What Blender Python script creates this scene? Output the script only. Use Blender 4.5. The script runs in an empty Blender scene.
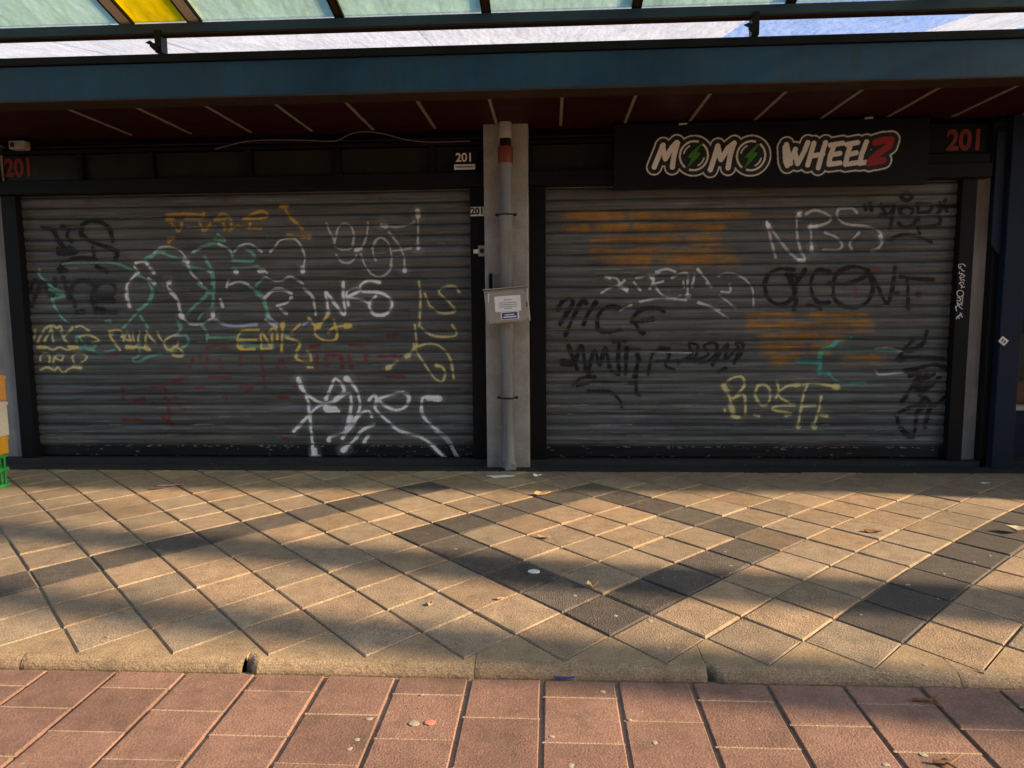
import bpy, bmesh, math, random
import numpy as np
from mathutils import Vector, Matrix

random.seed(7); rng = np.random.default_rng(11)
scene = bpy.context.scene
COL = scene.collection
R = math.radians

# ------------------------------------------------------------------ camera
PITCH, YAW, ROLL, FPX, EYE = 6.127, 3.168, -0.4927, 710.0, 1.5
def cam_axes():
    p, y, r = R(PITCH), R(YAW), R(ROLL)
    f = np.array([-math.sin(y)*math.cos(p), math.cos(y)*math.cos(p), -math.sin(p)])
    r0 = np.array([math.cos(y), math.sin(y), 0.0]); u0 = np.cross(r0, f)
    return (math.cos(r)*r0+math.sin(r)*u0, -math.sin(r)*r0+math.cos(r)*u0, f)
CR, CU, CF = cam_axes()
CO = np.array([0, 0, EYE])
def at(px, py, ax, val):
    """survey helper: where the sight line of a photo pixel meets the plane axis=val"""
    d = CF+(px-512)/FPX*CR-(py-384)/FPX*CU
    t = (val-CO[ax])/d[ax]
    return CO+t*d
cd = bpy.data.cameras.new('camera'); camo = bpy.data.objects.new('camera', cd); COL.objects.link(camo)
cd.sensor_fit = 'HORIZONTAL'; cd.sensor_width = 36.0; cd.lens = 36.0*FPX/1024
cd.clip_start = 0.05; cd.clip_end = 2000
m = Matrix(((CR[0], CU[0], -CF[0]), (CR[1], CU[1], -CF[1]), (CR[2], CU[2], -CF[2]))).to_4x4()
m.translation = Vector(CO); camo.matrix_world = m
scene.camera = camo

# ------------------------------------------------------------------ light
SUN_EL, SUN_TAN = 23.0, 0.165
sd = Vector((-1, SUN_TAN, -math.tan(R(SUN_EL))*math.hypot(1, SUN_TAN))).normalized()
sl = bpy.data.lights.new('sun', 'SUN'); sl.energy = 5.0; sl.angle = R(1.3); sl.color = (1.0, 0.755, 0.48)
so = bpy.data.objects.new('sun', sl); COL.objects.link(so); so.rotation_euler = sd.to_track_quat('-Z', 'Y').to_euler()
so.location = (12, -3, 9)
w = bpy.data.worlds.new('World'); scene.world = w; w.use_nodes = True
wn = w.node_tree.nodes; wl = w.node_tree.links
sky = wn.new('ShaderNodeTexSky'); sky.sky_type = 'NISHITA'; sky.sun_disc = False
sky.sun_elevation = R(SUN_EL); sky.sun_rotation = math.atan2(1, -SUN_TAN)
sky.air_density = 1.0; sky.dust_density = 1.5
bg = wn['Background']; bg.inputs['Strength'].default_value = 0.12
wl.new(sky.outputs[0], bg.inputs[0])
scene.view_settings.view_transform = 'Standard'; scene.view_settings.look = 'None'
scene.view_settings.gamma = 1.0; scene.view_settings.exposure = 1.12

# ------------------------------------------------------------------ materials
class NT:
    def __init__(s, name):
        s.m = bpy.data.materials.new(name); s.m.use_nodes = True; s.t = s.m.node_tree
        s.b = s.t.nodes['Principled BSDF']; s.out = s.t.nodes['Material Output']
        s.co = None
    def n(s, typ, **kw):
        x = s.t.nodes.new(typ)
        for k, v in kw.items():
            if k.startswith('_'): setattr(x, k[1:], v)
            else: x.inputs[k.replace('__', ' ')].default_value = v
        return x
    def l(s, a, b): s.t.links.new(a, b)
    def coord(s):
        if s.co is None: s.co = s.n('ShaderNodeTexCoord').outputs['Object']
        return s.co
    def noise(s, scale, detail=4, rough=.6, stretch=None):
        c = s.coord()
        if stretch:
            mp = s.n('ShaderNodeMapping'); mp.inputs['Scale'].default_value = stretch; s.l(c, mp.inputs[0]); c = mp.outputs[0]
        x = s.n('ShaderNodeTexNoise', Scale=scale, Detail=detail, Roughness=rough); s.l(c, x.inputs['Vector']); return x.outputs['Fac']
    def ramp(s, fac, stops):
        x = s.n('ShaderNodeValToRGB'); e = x.color_ramp.elements
        while len(e) < len(stops): e.new(.5)
        for el, (p, c) in zip(e, stops):
            el.position = p; el.color = (*c, 1) if len(c) == 3 else c
        s.l(fac, x.inputs[0]); return x.outputs[0]
    def mix(s, fac, a, b, mode='MIX'):
        x = s.n('ShaderNodeMix', _data_type='RGBA', _blend_type=mode)
        for v, sock in ((fac, x.inputs[0]), (a, x.inputs[6]), (b, x.inputs[7])):
            if hasattr(v, 'is_linked'): s.l(v, sock)
            elif isinstance(v, (int, float)): sock.default_value = v
            else: sock.default_value = (*v, 1)
        return x.outputs[2]
    def bump(s, h, strength=.4, dist=.002):
        x = s.n('ShaderNodeBump', Strength=strength, Distance=dist); s.l(h, x.inputs['Height']); s.l(x.outputs[0], s.b.inputs['Normal']); return x
    def base(s, c):
        if hasattr(c, 'is_linked'): s.l(c, s.b.inputs['Base Color'])
        else: s.b.inputs['Base Color'].default_value = (*c, 1)
    def rough(s, r):
        if hasattr(r, 'is_linked'): s.l(r, s.b.inputs['Roughness'])
        else: s.b.inputs['Roughness'].default_value = r

def painted(name, c, wear=None, rough=.45, amt=.5, scale=3, bumpy=.15, metal=0.0, fine=60, spec=.5):
    """paint / metal / stone with blotchy dirt and scuffs"""
    t = NT(name); c = np.array(c)
    wear = np.array(wear) if wear is not None else c*.55
    n1 = t.noise(scale, 6, .65); n2 = t.noise(fine, 3, .6)
    a = t.ramp(n1, [(.35, tuple(c)), (.7, tuple(c*(1-amt)+wear*amt))])
    b = t.mix(.25, a, t.ramp(n2, [(.3, tuple(c*.6)), (.7, tuple(np.minimum(c*1.35, 1)))]))
    t.base(b); t.rough(t.ramp(n1, [(.3, (rough*.8,)*3), (.75, (min(1, rough*1.35),)*3)]))
    t.b.inputs['Metallic'].default_value = metal; t.b.inputs['Specular IOR Level'].default_value = spec
    if bumpy: t.bump(n2, bumpy, .002)
    return t.m

M = {}
M['navy'] = painted('navy_paint', (.008, .044, .082), (.02, .05, .065), .35, .6, 2.2, .08)
M['navy_dark'] = painted('dark_navy_paint', (.010, .018, .035), (.02, .03, .04), .4, .6, 3, .08, spec=.12)
M['black'] = painted('black_paint', (.007, .0075, .009), (.013, .013, .013), .4, .6, 5, .1, spec=.12)
M['bar_paint'] = painted('bar_paint', (.016, .040, .065), (.03, .045, .055), .4, .6, 3, .08, spec=.3)
M['brown_soffit'] = painted('soffit_board', (.038, .009, .006), (.02, .007, .005), .5, .7, 2.5, .15, spec=.12)
M['flange'] = painted('brown_flange', (.05, .033, .022), (.03, .02, .015), .6, .6, 4, .1, spec=.12)
M['strip'] = painted('cover_strip', (.27, .23, .20), (.16, .13, .11), .5, .6, 5, .05)
M['rafter_paint'] = painted('cream_paint', (.62, .57, .46), (.5, .44, .34), .5, .6, 5, .05)
M['pier'] = painted('pier_concrete', (.37, .345, .305), (.15, .125, .10), .8, .9, 4.5, .45, 0, 60)
M['pier_side'] = painted('side_pier_render', (.34, .335, .315), (.25, .24, .22), .8, .6, 1.2, .25, 0, 90)
M['pipe'] = painted('galvanised_pipe', (.22, .23, .235), (.13, .135, .13), .5, .7, 9, .1, .25)
M['orange_pipe'] = painted('orange_collar', (.19, .035, .010), (.10, .025, .010), .5, .5, 9, .05)
M['white_pipe'] = painted('white_plastic', (.34, .32, .29), (.22, .19, .17), .5, .5, 9, .05)
M['dark_metal'] = painted('dark_metal', (.03, .03, .03), (.06, .05, .045), .45, .5, 8, .1, .5, spec=.12)
M['box_metal'] = painted('brushed_box', (.40, .385, .36), (.27, .24, .21), .38, .7, 7, .05, .35, 140)
M['paper'] = painted('paper', (.74, .76, .78), (.68, .7, .72), .8, .4, 20, .03)
M['ink'] = painted('ink', (.22, .23, .25), None, .8, .3, 20, 0)
M['blue_label'] = painted('blue_label', (.03, .05, .22), (.04, .06, .24), .5, .4, 20, 0)
M['white'] = painted('white_vinyl', (.86, .85, .82), (.7, .68, .63), .5, .5, 20, 0)
M['red_digit'] = painted('red_vinyl', (.22, .017, .014), (.14, .014, .012), .5, .6, 6, 0)
M['transom'] = painted('transom_panel', (.026, .026, .023), (.014, .014, .013), .25, .8, 2, .03, spec=.12)
M['threshold'] = painted('threshold_stone', (.062, .064, .062), (.03, .032, .03), .8, .8, 5, .6, 0, 40, spec=.12)
t = NT('threshold_grit'); g1 = t.noise(3, 6, .7, (1, 3, 1)); g2 = t.noise(70, 3, .6); g3 = t.noise(34, 2, .5)
c = t.mix(.5, t.ramp(g1, [(.3, (.016, .017, .016)), (.7, (.045, .047, .045))]), t.ramp(g2, [(.3, (.01, .01, .01)), (.7, (.075, .075, .072))]))
c = t.mix(t.ramp(g3, [(.71, (0, 0, 0)), (.74, (.6, .6, .6))]), c, (.24, .22, .19)); t.base(c); t.rough(.85); t.b.inputs['Specular IOR Level'].default_value = .15; t.bump(g2, .7, .004); M['threshold'] = t.m
def streaked(name, c, run, scuff, rough=.42, spec=.4):
    t = NT(name); st = t.noise(5, 6, .7, (3.0, 1, .22)); bl = t.noise(1.4, 6, .65); fi = t.noise(26, 5, .75, (.5, 1, 2.2))
    a = t.mix(t.ramp(st, [(.42, (0, 0, 0)), (.70, (.8, .8, .8))]), c, run)
    a = t.mix(1, a, t.ramp(bl, [(.3, (.62, .64, .66)), (.68, (1.25, 1.22, 1.2))]), 'MULTIPLY')
    a = t.mix(t.ramp(fi, [(.62, (0, 0, 0)), (.70, (.55, .55, .55))]), a, scuff)
    t.base(a); t.rough(t.ramp(bl, [(.3, (rough*.8,)*3), (.7, (rough*1.5,)*3)])); t.b.inputs['Specular IOR Level'].default_value = spec; t.bump(fi, .12, .002); return t.m
M['navy'] = streaked('weathered_navy_paint', (.006, .044, .092), (.012, .034, .050), (.04, .075, .10))
M['navy_dark'] = streaked('weathered_dark_navy', (.009, .018, .042), (.014, .02, .03), (.04, .05, .07), .45, .2)
M['pier'] = painted('stained_concrete', (.36, .345, .315), (.17, .15, .13), .85, .8, 5.5, .5, 0, 55)
M['pier_side'] = streaked('stained_render', (.35, .345, .325), (.24, .23, .21), (.2, .19, .17), .8, .3)
M['pipe'] = streaked('weathered_pipe', (.23, .24, .245), (.12, .125, .12), (.36, .36, .35), .5, .4)
M['rubber'] = painted('cable_rubber', (.12, .11, .10), None, .6, .3, 9, 0)
M['sign_board'] = painted('sign_board', (.009, .0095, .012), (.007, .007, .009), .4, .4, 2, 0, spec=.12)
M['brick'] = painted('upper_brick', (.26, .12, .075), (.18, .09, .06), .85, .7, 2, .4)
M['roofing'] = painted('roof_felt', (.06, .06, .06), None, .9, .5, 2, .3)
M['green_plastic'] = painted('green_plastic', (.03, .32, .07), (.03, .2, .05), .4, .4, 6, .05)
M['yellow_plastic'] = painted('yellow_plastic', (.62, .32, .02), (.45, .22, .02), .4, .4, 6, .05)
M['carton'] = painted('white_carton', (.55, .51, .45), (.4, .35, .28), .7, .5, 6, .05)
M['orange_carton'] = painted('orange_carton', (.55, .25, .05), (.42, .19, .05), .7, .5, 6, .05)
M['red_print'] = painted('red_print', (.45, .05, .04), None, .6, .3, 10, 0)
M['black_print'] = painted('black_print', (.03, .03, .03), None, .6, .3, 10, 0)
M['leaf'] = painted('dry_leaf', (.20, .10, .035), (.12, .06, .02), .7, .7, 40, .1)
M['pale_leaf'] = painted('pale_leaf', (.48, .33, .16), (.34, .2, .09), .7, .7, 40, .1)
M['gum'] = painted('old_gum', (.40, .35, .28), (.26, .22, .18), .8, .6, 60, .1)
M['pink_gum'] = painted('pink_gum', (.62, .22, .17), (.5, .18, .14), .7, .4, 60, .1)
M['litter_pink'] = painted('wrapper_pink', (.62, .30, .30), (.6, .5, .48), .5, .8, 60, .1)
M['stone'] = painted('pale_stone', (.50, .42, .30), (.36, .29, .2), .85, .6, 30, .4)
M['bark'] = painted('bark', (.12, .10, .075), (.2, .17, .13), .9, .7, 8, .8)
M['foliage'] = painted('dry_foliage', (.10, .09, .03), (.07, .08, .025), .7, .7, 3, .1)
M['occluder'] = painted('occluder_paint', (.05, .09, .08), (.03, .05, .05), .5, .5, 3, .1)
M['pink_goods'] = painted('goods_box', (.35, .13, .08), (.25, .1, .07), .6, .5, 9, 0)
M['sill'] = painted('pale_sill', (.55, .50, .44), (.4, .36, .3), .7, .5, 9, .1)
M['bin_green'] = painted('dark_goods', (.03, .07, .05), None, .6, .4, 9, 0)

def glass_mat(name, tint, clear, rip=26):
    """patterned roof glass: part diffusing, part see-through"""
    t = NT(name); nt = t.t
    n = t.noise(rip, 4, .65, (1, .35, 1)); d = t.noise(2.2, 5, .6)
    colr = t.mix(.6, t.ramp(n, [(.25, tuple(np.array(tint)*.62)), (.75, tuple(np.minimum(np.array(tint)*1.2, 1)))]),
                 t.ramp(d, [(.3, tuple(np.array(tint)*.7)), (.75, tuple(tint))]))
    dr = t.noise(3.5, 6, .75, (4, .5, 1)); colr = t.mix(t.ramp(dr, [(.46, (0, 0, 0)), (.72, (.6, .6, .6))]), colr, tuple(np.array(tint)*np.array((.42, .40, .34))))
    tr = t.n('ShaderNodeBsdfTranslucent'); t.l(colr, tr.inputs[0])
    tp = t.n('ShaderNodeBsdfTransparent'); tp.inputs[0].default_value = (*tint, 1)
    gl = t.n('ShaderNodeBsdfGlossy', Roughness=.25); gl.inputs[0].default_value = (.9, .9, .9, 1)
    bp = t.n('ShaderNodeBump', Strength=.5, Distance=.003); t.l(n, bp.inputs['Height'])
    for b in (tr, gl): t.l(bp.outputs[0], b.inputs['Normal'])
    m1 = t.n('ShaderNodeMixShader'); t.l(t.ramp(n, [(.32, (clear*.45,)*3), (.66, (min(1, clear*1.5),)*3)]), m1.inputs[0]); t.l(tr.outputs[0], m1.inputs[1]); t.l(tp.outputs[0], m1.inputs[2])
    m2 = t.n('ShaderNodeMixShader'); m2.inputs[0].default_value = .05; t.l(m1.outputs[0], m2.inputs[1]); t.l(gl.outputs[0], m2.inputs[2])
    t.l(m2.outputs[0], t.out.inputs[0]); return t.m
M['glass_green'] = glass_mat('greenish_roof_glass', (.64, .76, .68), .42)
M['glass_yellow'] = glass_mat('yellow_roof_glass', (.80, .66, .04), .35)
M['glass_white'] = glass_mat('white_roof_glass', (.86, .87, .92), .5)
M['glass_clear'] = glass_mat('clear_roof_glass', (.66, .76, .97), .85)
def pane():
    t = NT('shop_window_pane'); t.base((.02, .025, .03)); t.rough(.06)
    t.b.inputs['Transmission Weight'].default_value = .0
    tp = t.n('ShaderNodeBsdfTransparent'); mx = t.n('ShaderNodeMixShader'); mx.inputs[0].default_value = .85
    t.l(t.b.outputs[0], mx.inputs[1]); t.l(tp.outputs[0], mx.inputs[2]); t.l(mx.outputs[0], t.out.inputs[0]); return t.m
M['pane'] = pane()

def paving_mat(name, grain=90, strength=.9, dist=.004, attr='tint', con=1.0):
    t = NT(name)
    a = t.n('ShaderNodeAttribute', _attribute_name=attr)
    g = t.n('ShaderNodeTexVoronoi', Scale=grain, _feature='F1'); t.l(t.coord(), g.inputs['Vector'])
    n1 = t.noise(1.1, 6, .65); n2 = t.noise(9, 5, .7); n3 = t.noise(grain, 3, .75)
    k1 = t.ramp(n1, [(.30, (.84, .82, .80)), (.62, (1.06, 1.05, 1.03))])
    k2 = t.ramp(n2, [(.30, (.74, .73, .72)), (.60, (1.05, 1.05, 1.05))])
    k3 = t.ramp(n3, [(.28, (1-.58*con,)*3), (.5, (.98, .97, .95)), (.72, (1+.62*con, 1+.58*con, 1+.5*con))])
    c = t.mix(1.0, a.outputs['Color'], k1, 'MULTIPLY'); c = t.mix(1.0, c, k2, 'MULTIPLY'); c = t.mix(1.0, c, k3, 'MULTIPLY')
    wr = t.noise(17, 6, .8); wm = t.n('ShaderNodeMath', _operation='MULTIPLY'); t.l(t.ramp(wr, [(.47, (0, 0, 0)), (.62, (1, 1, 1))]), wm.inputs[0]); t.l(a.outputs['Alpha'], wm.inputs[1])
    wm2 = t.n('ShaderNodeMath', _operation='MULTIPLY'); t.l(wm.outputs[0], wm2.inputs[0]); wm2.inputs[1].default_value = .34
    c = t.mix(wm2.outputs[0], c, (.24, .19, .145))
    # dark worn spots with shapes of their own
    sp = t.noise(5.5, 7, .75); c = t.mix(t.ramp(sp, [(.54, (0, 0, 0)), (.70, (.42, .42, .42))]), c, (.06, .05, .04))
    fl = t.noise(48, 2, .5); gate = t.noise(5, 3, .6)
    fm = t.n('ShaderNodeMath', _operation='MULTIPLY'); t.l(t.ramp(fl, [(.735, (0, 0, 0)), (.76, (1, 1, 1))]), fm.inputs[0]); t.l(t.ramp(gate, [(.45, (0, 0, 0)), (.6, (.8, .8, .8))]), fm.inputs[1])
    c = t.mix(fm.outputs[0], c, (.48, .42, .34))
    t.base(c); t.rough(.85)
    hs = t.n('ShaderNodeMath', _operation='ADD'); t.l(g.outputs['Distance'], hs.inputs[0])
    mm = t.n('ShaderNodeMath', _operation='MULTIPLY'); t.l(n3, mm.inputs[0]); mm.inputs[1].default_value = .9
    t.l(mm.outputs[0], hs.inputs[1])
    bp = t.bump(hs.outputs[0], strength, dist)
    # the alpha of the tint says how crumbled a stone's face is
    st = t.n('ShaderNodeMath', _operation='MULTIPLY_ADD'); t.l(a.outputs['Alpha'], st.inputs[0]); st.inputs[1].default_value = .9; st.inputs[2].default_value = strength
    t.l(st.outputs[0], bp.inputs['Strength'])
    return t.m
M['tile'] = paving_mat('exposed_aggregate_tile', 135, .36, .005, con=1.15)
M['paver'] = paving_mat('red_concrete_paver', 120, .30, .004, con=.6)
M['kerb'] = paving_mat('kerb_concrete', 130, .3, .003)
t = NT('ground_earth'); t.base(t.ramp(t.noise(.6, 6), [(.3, (.12, .075, .055)), (.7, (.18, .11, .08))])); t.rough(.9); M['ground'] = t.m

def shutter_mat(name):
    t = NT(name); a = t.n('ShaderNodeAttribute', _attribute_name='tint')
    n1 = t.noise(1.3, 6, .65, (1, 1, 3)); n2 = t.noise(3.0, 6, .7, (.6, 1, 14)); n3 = t.noise(120, 2)
    c = t.mix(1, a.outputs['Color'], t.ramp(n1, [(.3, (.74, .73, .71)), (.65, (1.06, 1.06, 1.06))]), 'MULTIPLY')
    c = t.mix(1, c, t.ramp(n2, [(.33, (.58, .57, .55)), (.50, (.95,.95,.95)), (.66, (1.35, 1.35, 1.35))]), 'MULTIPLY')
    c = t.mix(.35, c, t.ramp(n3, [(.3, (.4, .4, .4)), (.7, (1.4, 1.4, 1.4))]), 'MULTIPLY')
    c = t.mix(a.outputs['Alpha'], c, a.outputs['Color'])
    t.base(c); t.rough(t.ramp(n2, [(.3, (.38,)*3), (.7, (.6,)*3)])); t.b.inputs['Metallic'].default_value = .1; t.b.inputs['Specular IOR Level'].default_value = .3
    return t.m
M['shutter'] = shutter_mat('painted_steel_slats')
def letter_mat():
    t = NT('sign_lettering'); a = t.n('ShaderNodeAttribute', _attribute_name='tint')
    t.base(t.mix(1, a.outputs['Color'], t.ramp(t.noise(8), [(.3, (.85,)*3), (.7, (1, 1, 1))]), 'MULTIPLY')); t.rough(.5); return t.m
M['letters'] = letter_mat()

# ------------------------------------------------------------------ mesh helpers
class MB:
    def __init__(s): s.bm = bmesh.new()
    def box(s, x0, x1, y0, y1, z0, z1, bev=0.0, mat=None):
        b = bmesh.new()
        bmesh.ops.create_cube(b, size=1)
        for v in b.verts: v.co = ((x0+x1)/2+v.co.x*(x1-x0), (y0+y1)/2+v.co.y*(y1-y0), (z0+z1)/2+v.co.z*(z1-z0))
        if bev: bmesh.ops.bevel(b, geom=b.edges[:], offset=bev, segments=2, affect='EDGES', profile=.5)
        if mat is not None: bmesh.ops.transform(b, matrix=mat, verts=b.verts)
        s.add(b); return s
    def add(s, b):
        me = bpy.data.meshes.new('tmp'); b.to_mesh(me); b.free(); s.bm.from_mesh(me); bpy.data.meshes.remove(me)
    def prism(s, pts, axis, a, b):
        """closed outline extruded along an axis; pts are the two other coordinates in order"""
        bm = s.bm
        def mk(p, q):
            c = list(p); c.insert(axis, q); return bm.verts.new(c)
        A = [mk(p, a) for p in pts]; B = [mk(p, b) for p in pts]; n = len(pts)
        fs = [bm.faces.new(A), bm.faces.new(B[::-1])]
        for i in range(n): fs.append(bm.faces.new((A[i], B[i], B[(i+1) % n], A[(i+1) % n])))
        bmesh.ops.recalc_face_normals(bm, faces=fs); return s
    def tube(s, pts, r, seg=12, cap=True, radii=None):
        bm = s.bm; pts = [Vector(p) for p in pts]; rings = []; n = len(pts)
        up = Vector((0, 0, 1))
        for i, p in enumerate(pts):
            d = (pts[min(i+1, n-1)]-pts[max(i-1, 0)]).normalized()
            a = d.cross(up if abs(d.z) < .95 else Vector((0, 1, 0))).normalized(); b = d.cross(a)
            rr = radii[i] if radii else r
            rings.append([bm.verts.new(p+a*math.cos(2*math.pi*k/seg)*rr+b*math.sin(2*math.pi*k/seg)*rr) for k in range(seg)])
        fs = []
        for i in range(n-1):
            for k in range(seg): fs.append(bm.faces.new((rings[i][k], rings[i][(k+1) % seg], rings[i+1][(k+1) % seg], rings[i+1][k])))
        if cap: fs += [bm.faces.new(rings[0][::-1]), bm.faces.new(rings[-1])]
        bmesh.ops.recalc_face_normals(bm, faces=fs); return s
    def build(s, name, mat, parent=None, smooth=False):
        me = bpy.data.meshes.new(name); s.bm.to_mesh(me); s.bm.free()
        me.materials.append(mat)
        if smooth:
            for p in me.polygons: p.use_smooth = True
            me.set_sharp_from_angle(angle=R(40))
        return link(name, me, parent)
def link(name, me, parent=None):
    o = bpy.data.objects.new(name, me); COL.objects.link(o)
    if parent is not None:
        o.parent = parent; o.matrix_parent_inverse = Matrix.Translation(-parent.location)
    return o
def tag(o, label=None, cat=None, group=None, kind=None):
    if label: o['label'] = label
    if cat: o['category'] = cat
    if group: o['group'] = group
    if kind: o['kind'] = kind
    return o
def thing(name, loc, label, cat, group=None):
    o = bpy.data.objects.new(name, None); COL.objects.link(o); o.location = loc; o.empty_display_size = .1
    return tag(o, label, cat, group)
def clip(poly, axis, val, keep_less):
    out = []
    for i in range(len(poly)):
        a, b = poly[i], poly[(i+1) % len(poly)]
        ia = (a[axis] <= val) == keep_less; ib = (b[axis] <= val) == keep_less
        if ia: out.append(a)
        if ia != ib:
            t = (val-a[axis])/(b[axis]-a[axis]); out.append(a+(b-a)*t)
    return out
def inset(poly, d):
    """move every edge of a convex polygon inwards by d"""
    p = [np.array(q[:2], float) for q in poly]
    q = [p[0]]
    for a in p[1:]:
        if np.hypot(*(a-q[-1])) > 1e-4: q.append(a)
    if np.hypot(*(q[0]-q[-1])) < 1e-4: q.pop()
    p = q; n = len(p)
    if n < 3: return None
    area = sum(p[i][0]*p[(i+1) % n][1]-p[(i+1) % n][0]*p[i][1] for i in range(n))/2
    if area < 0: p = p[::-1]
    L = []
    for i in range(n):
        a, b = p[i], p[(i+1) % n]; e = (b-a)/np.hypot(*(b-a)); nn = np.array([-e[1], e[0]]); L.append((a+nn*d, e))
    out = []
    for i in range(n):
        (a, e), (b, g) = L[i-1], L[i]
        den = e[0]*g[1]-e[1]*g[0]
        if abs(den) < 1e-3: out.append(b); continue
        t = ((b[0]-a[0])*g[1]-(b[1]-a[1])*g[0])/den; out.append(a+e*t)
    ar2 = sum(out[i][0]*out[(i+1) % n][1]-out[(i+1) % n][0]*out[i][1] for i in range(n))/2
    if ar2 <= 1e-5 or ar2 > abs(area): return None
    return out

# ------------------------------------------------------------------ ground
RZ = -.045            # road level
KY = 2.826            # line of the kerb face
Q = np.array([[-2.098150811669731, 2.8854147254007088], [0.19666393562544776, 0.24580021859759393], [-0.23399209717456887, 0.24122034874764284],
              [0.0021630921946674264, -0.00039724963946818903], [0.001057912764801175, 0.0003497655404217509], [-0.0012761473984565092, -2.0948691457842172e-05]])
def W(u, v):          # corner of the diagonal slab lattice
    return np.array([1, u, v, u*u, u*v, v*v])@Q
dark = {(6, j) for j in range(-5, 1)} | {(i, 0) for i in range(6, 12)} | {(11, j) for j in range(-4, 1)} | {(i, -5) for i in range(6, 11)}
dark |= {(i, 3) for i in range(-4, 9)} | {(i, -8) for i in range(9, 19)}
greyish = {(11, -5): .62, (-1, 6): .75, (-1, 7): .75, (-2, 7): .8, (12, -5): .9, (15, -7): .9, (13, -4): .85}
def slabs_mesh(name, polys, mat, parent=None, gap=.006, depth=.03, bev=.004, jit=.0012):
    V, F, C = [], [], []
    for poly, colr, a, z0 in polys:
        g = gap*random.uniform(.75, 1.35)
        p0 = inset(poly, g)
        if p0 is None: continue
        p1 = inset(p0, bev*random.uniform(.8, 1.6)*(1+.8*a))
        if p1 is None or len(p1) != len(p0): continue
        cx = np.mean(p0, axis=0); tx, ty = random.gauss(0, .0045), random.gauss(0, .0045); dz = z0+random.gauss(0, jit)
        def zz(q): return dz+tx*(q[0]-cx[0])+ty*(q[1]-cx[1])
        n = len(p0); o = len(V)
        for q in p0: V.append((q[0], q[1], z0-depth))
        for q in p0: V.append((q[0], q[1], zz(q)-bev*(1+.6*a)))
        for q in p1: V.append((q[0], q[1], zz(q)))
        C += [(*colr, a)]*(3*n)
        for i in range(n):
            j = (i+1) % n
            F.append((o+i, o+j, o+n+j, o+n+i)); F.append((o+n+i, o+n+j, o+2*n+j, o+2*n+i))
        F.append(tuple(range(o+2*n, o+3*n)))
    me = bpy.data.meshes.new(name); me.from_pydata(V, [], F); me.update()
    at_ = me.color_attributes.new('tint', 'FLOAT_COLOR', 'POINT'); at_.data.foreach_set('color', np.array(C, dtype=np.float32).ravel())
    me.materials.append(mat); return link(name, me, parent)

YB = 6.42             # where the slabs stop in front of the threshold
polys = []
for i in range(-16, 32):
    for j in range(-22, 26):
        if i+j < -1: continue
        c = [W(i, j), W(i+1, j), W(i+1, j+1), W(i, j+1)]
        m_ = np.mean(c, axis=0)
        if not (-7.6 < m_[0] < 7.4 and 2.8 < m_[1] < YB+.25): continue
        if i+j == -1: continue          # the half slabs belong to the kerb
        p = clip(c, 1, YB, True)
        if len(p) < 3: continue
        k = random.uniform(.82, 1.08); wv = random.uniform(-.018, .018)
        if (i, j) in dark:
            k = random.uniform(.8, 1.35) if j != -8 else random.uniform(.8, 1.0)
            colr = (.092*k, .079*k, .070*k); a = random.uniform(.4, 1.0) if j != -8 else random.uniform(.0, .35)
        else:
            k *= greyish.get((i, j), 1.0)
            colr = ((.352+wv)*k, .262*k, (.180-wv*.5)*k); a = random.uniform(0, .2)
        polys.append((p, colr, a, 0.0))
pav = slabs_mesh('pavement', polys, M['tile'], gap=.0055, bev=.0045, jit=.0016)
tag(pav, kind='structure')
# sandy bed in the joints
def sheet(name, x0, x1, y0, y1, z, colr, mat, nx=2, ny=2):
    me = bpy.data.meshes.new(name); V = []; F = []
    for b in range(ny):
        for a in range(nx): V.append((x0+(x1-x0)*a/(nx-1), y0+(y1-y0)*b/(ny-1), z))
    for b in range(ny-1):
        for a in range(nx-1): F.append((b*nx+a, b*nx+a+1, (b+1)*nx+a+1, (b+1)*nx+a))
    me.from_pydata(V, [], F); me.update()
    if colr is not None:
        ca = me.color_attributes.new('tint', 'FLOAT_COLOR', 'POINT'); ca.data.foreach_set('color', np.tile(np.array([*colr, .2], dtype=np.float32), len(V)))
    me.materials.append(mat); return tag(link(name, me), kind='structure')
sheet('pavement_bed', -7.7, 7.6, 2.9, 7.0, -.011, (.32, .26, .18), M['tile'])
sheet('road_bed', -8, 8, -4, 2.85, RZ-.012, (.36, .28, .2), M['paver'])
sheet('ground', -400, 400, -400, 400, -.12, None, M['ground'])
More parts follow.
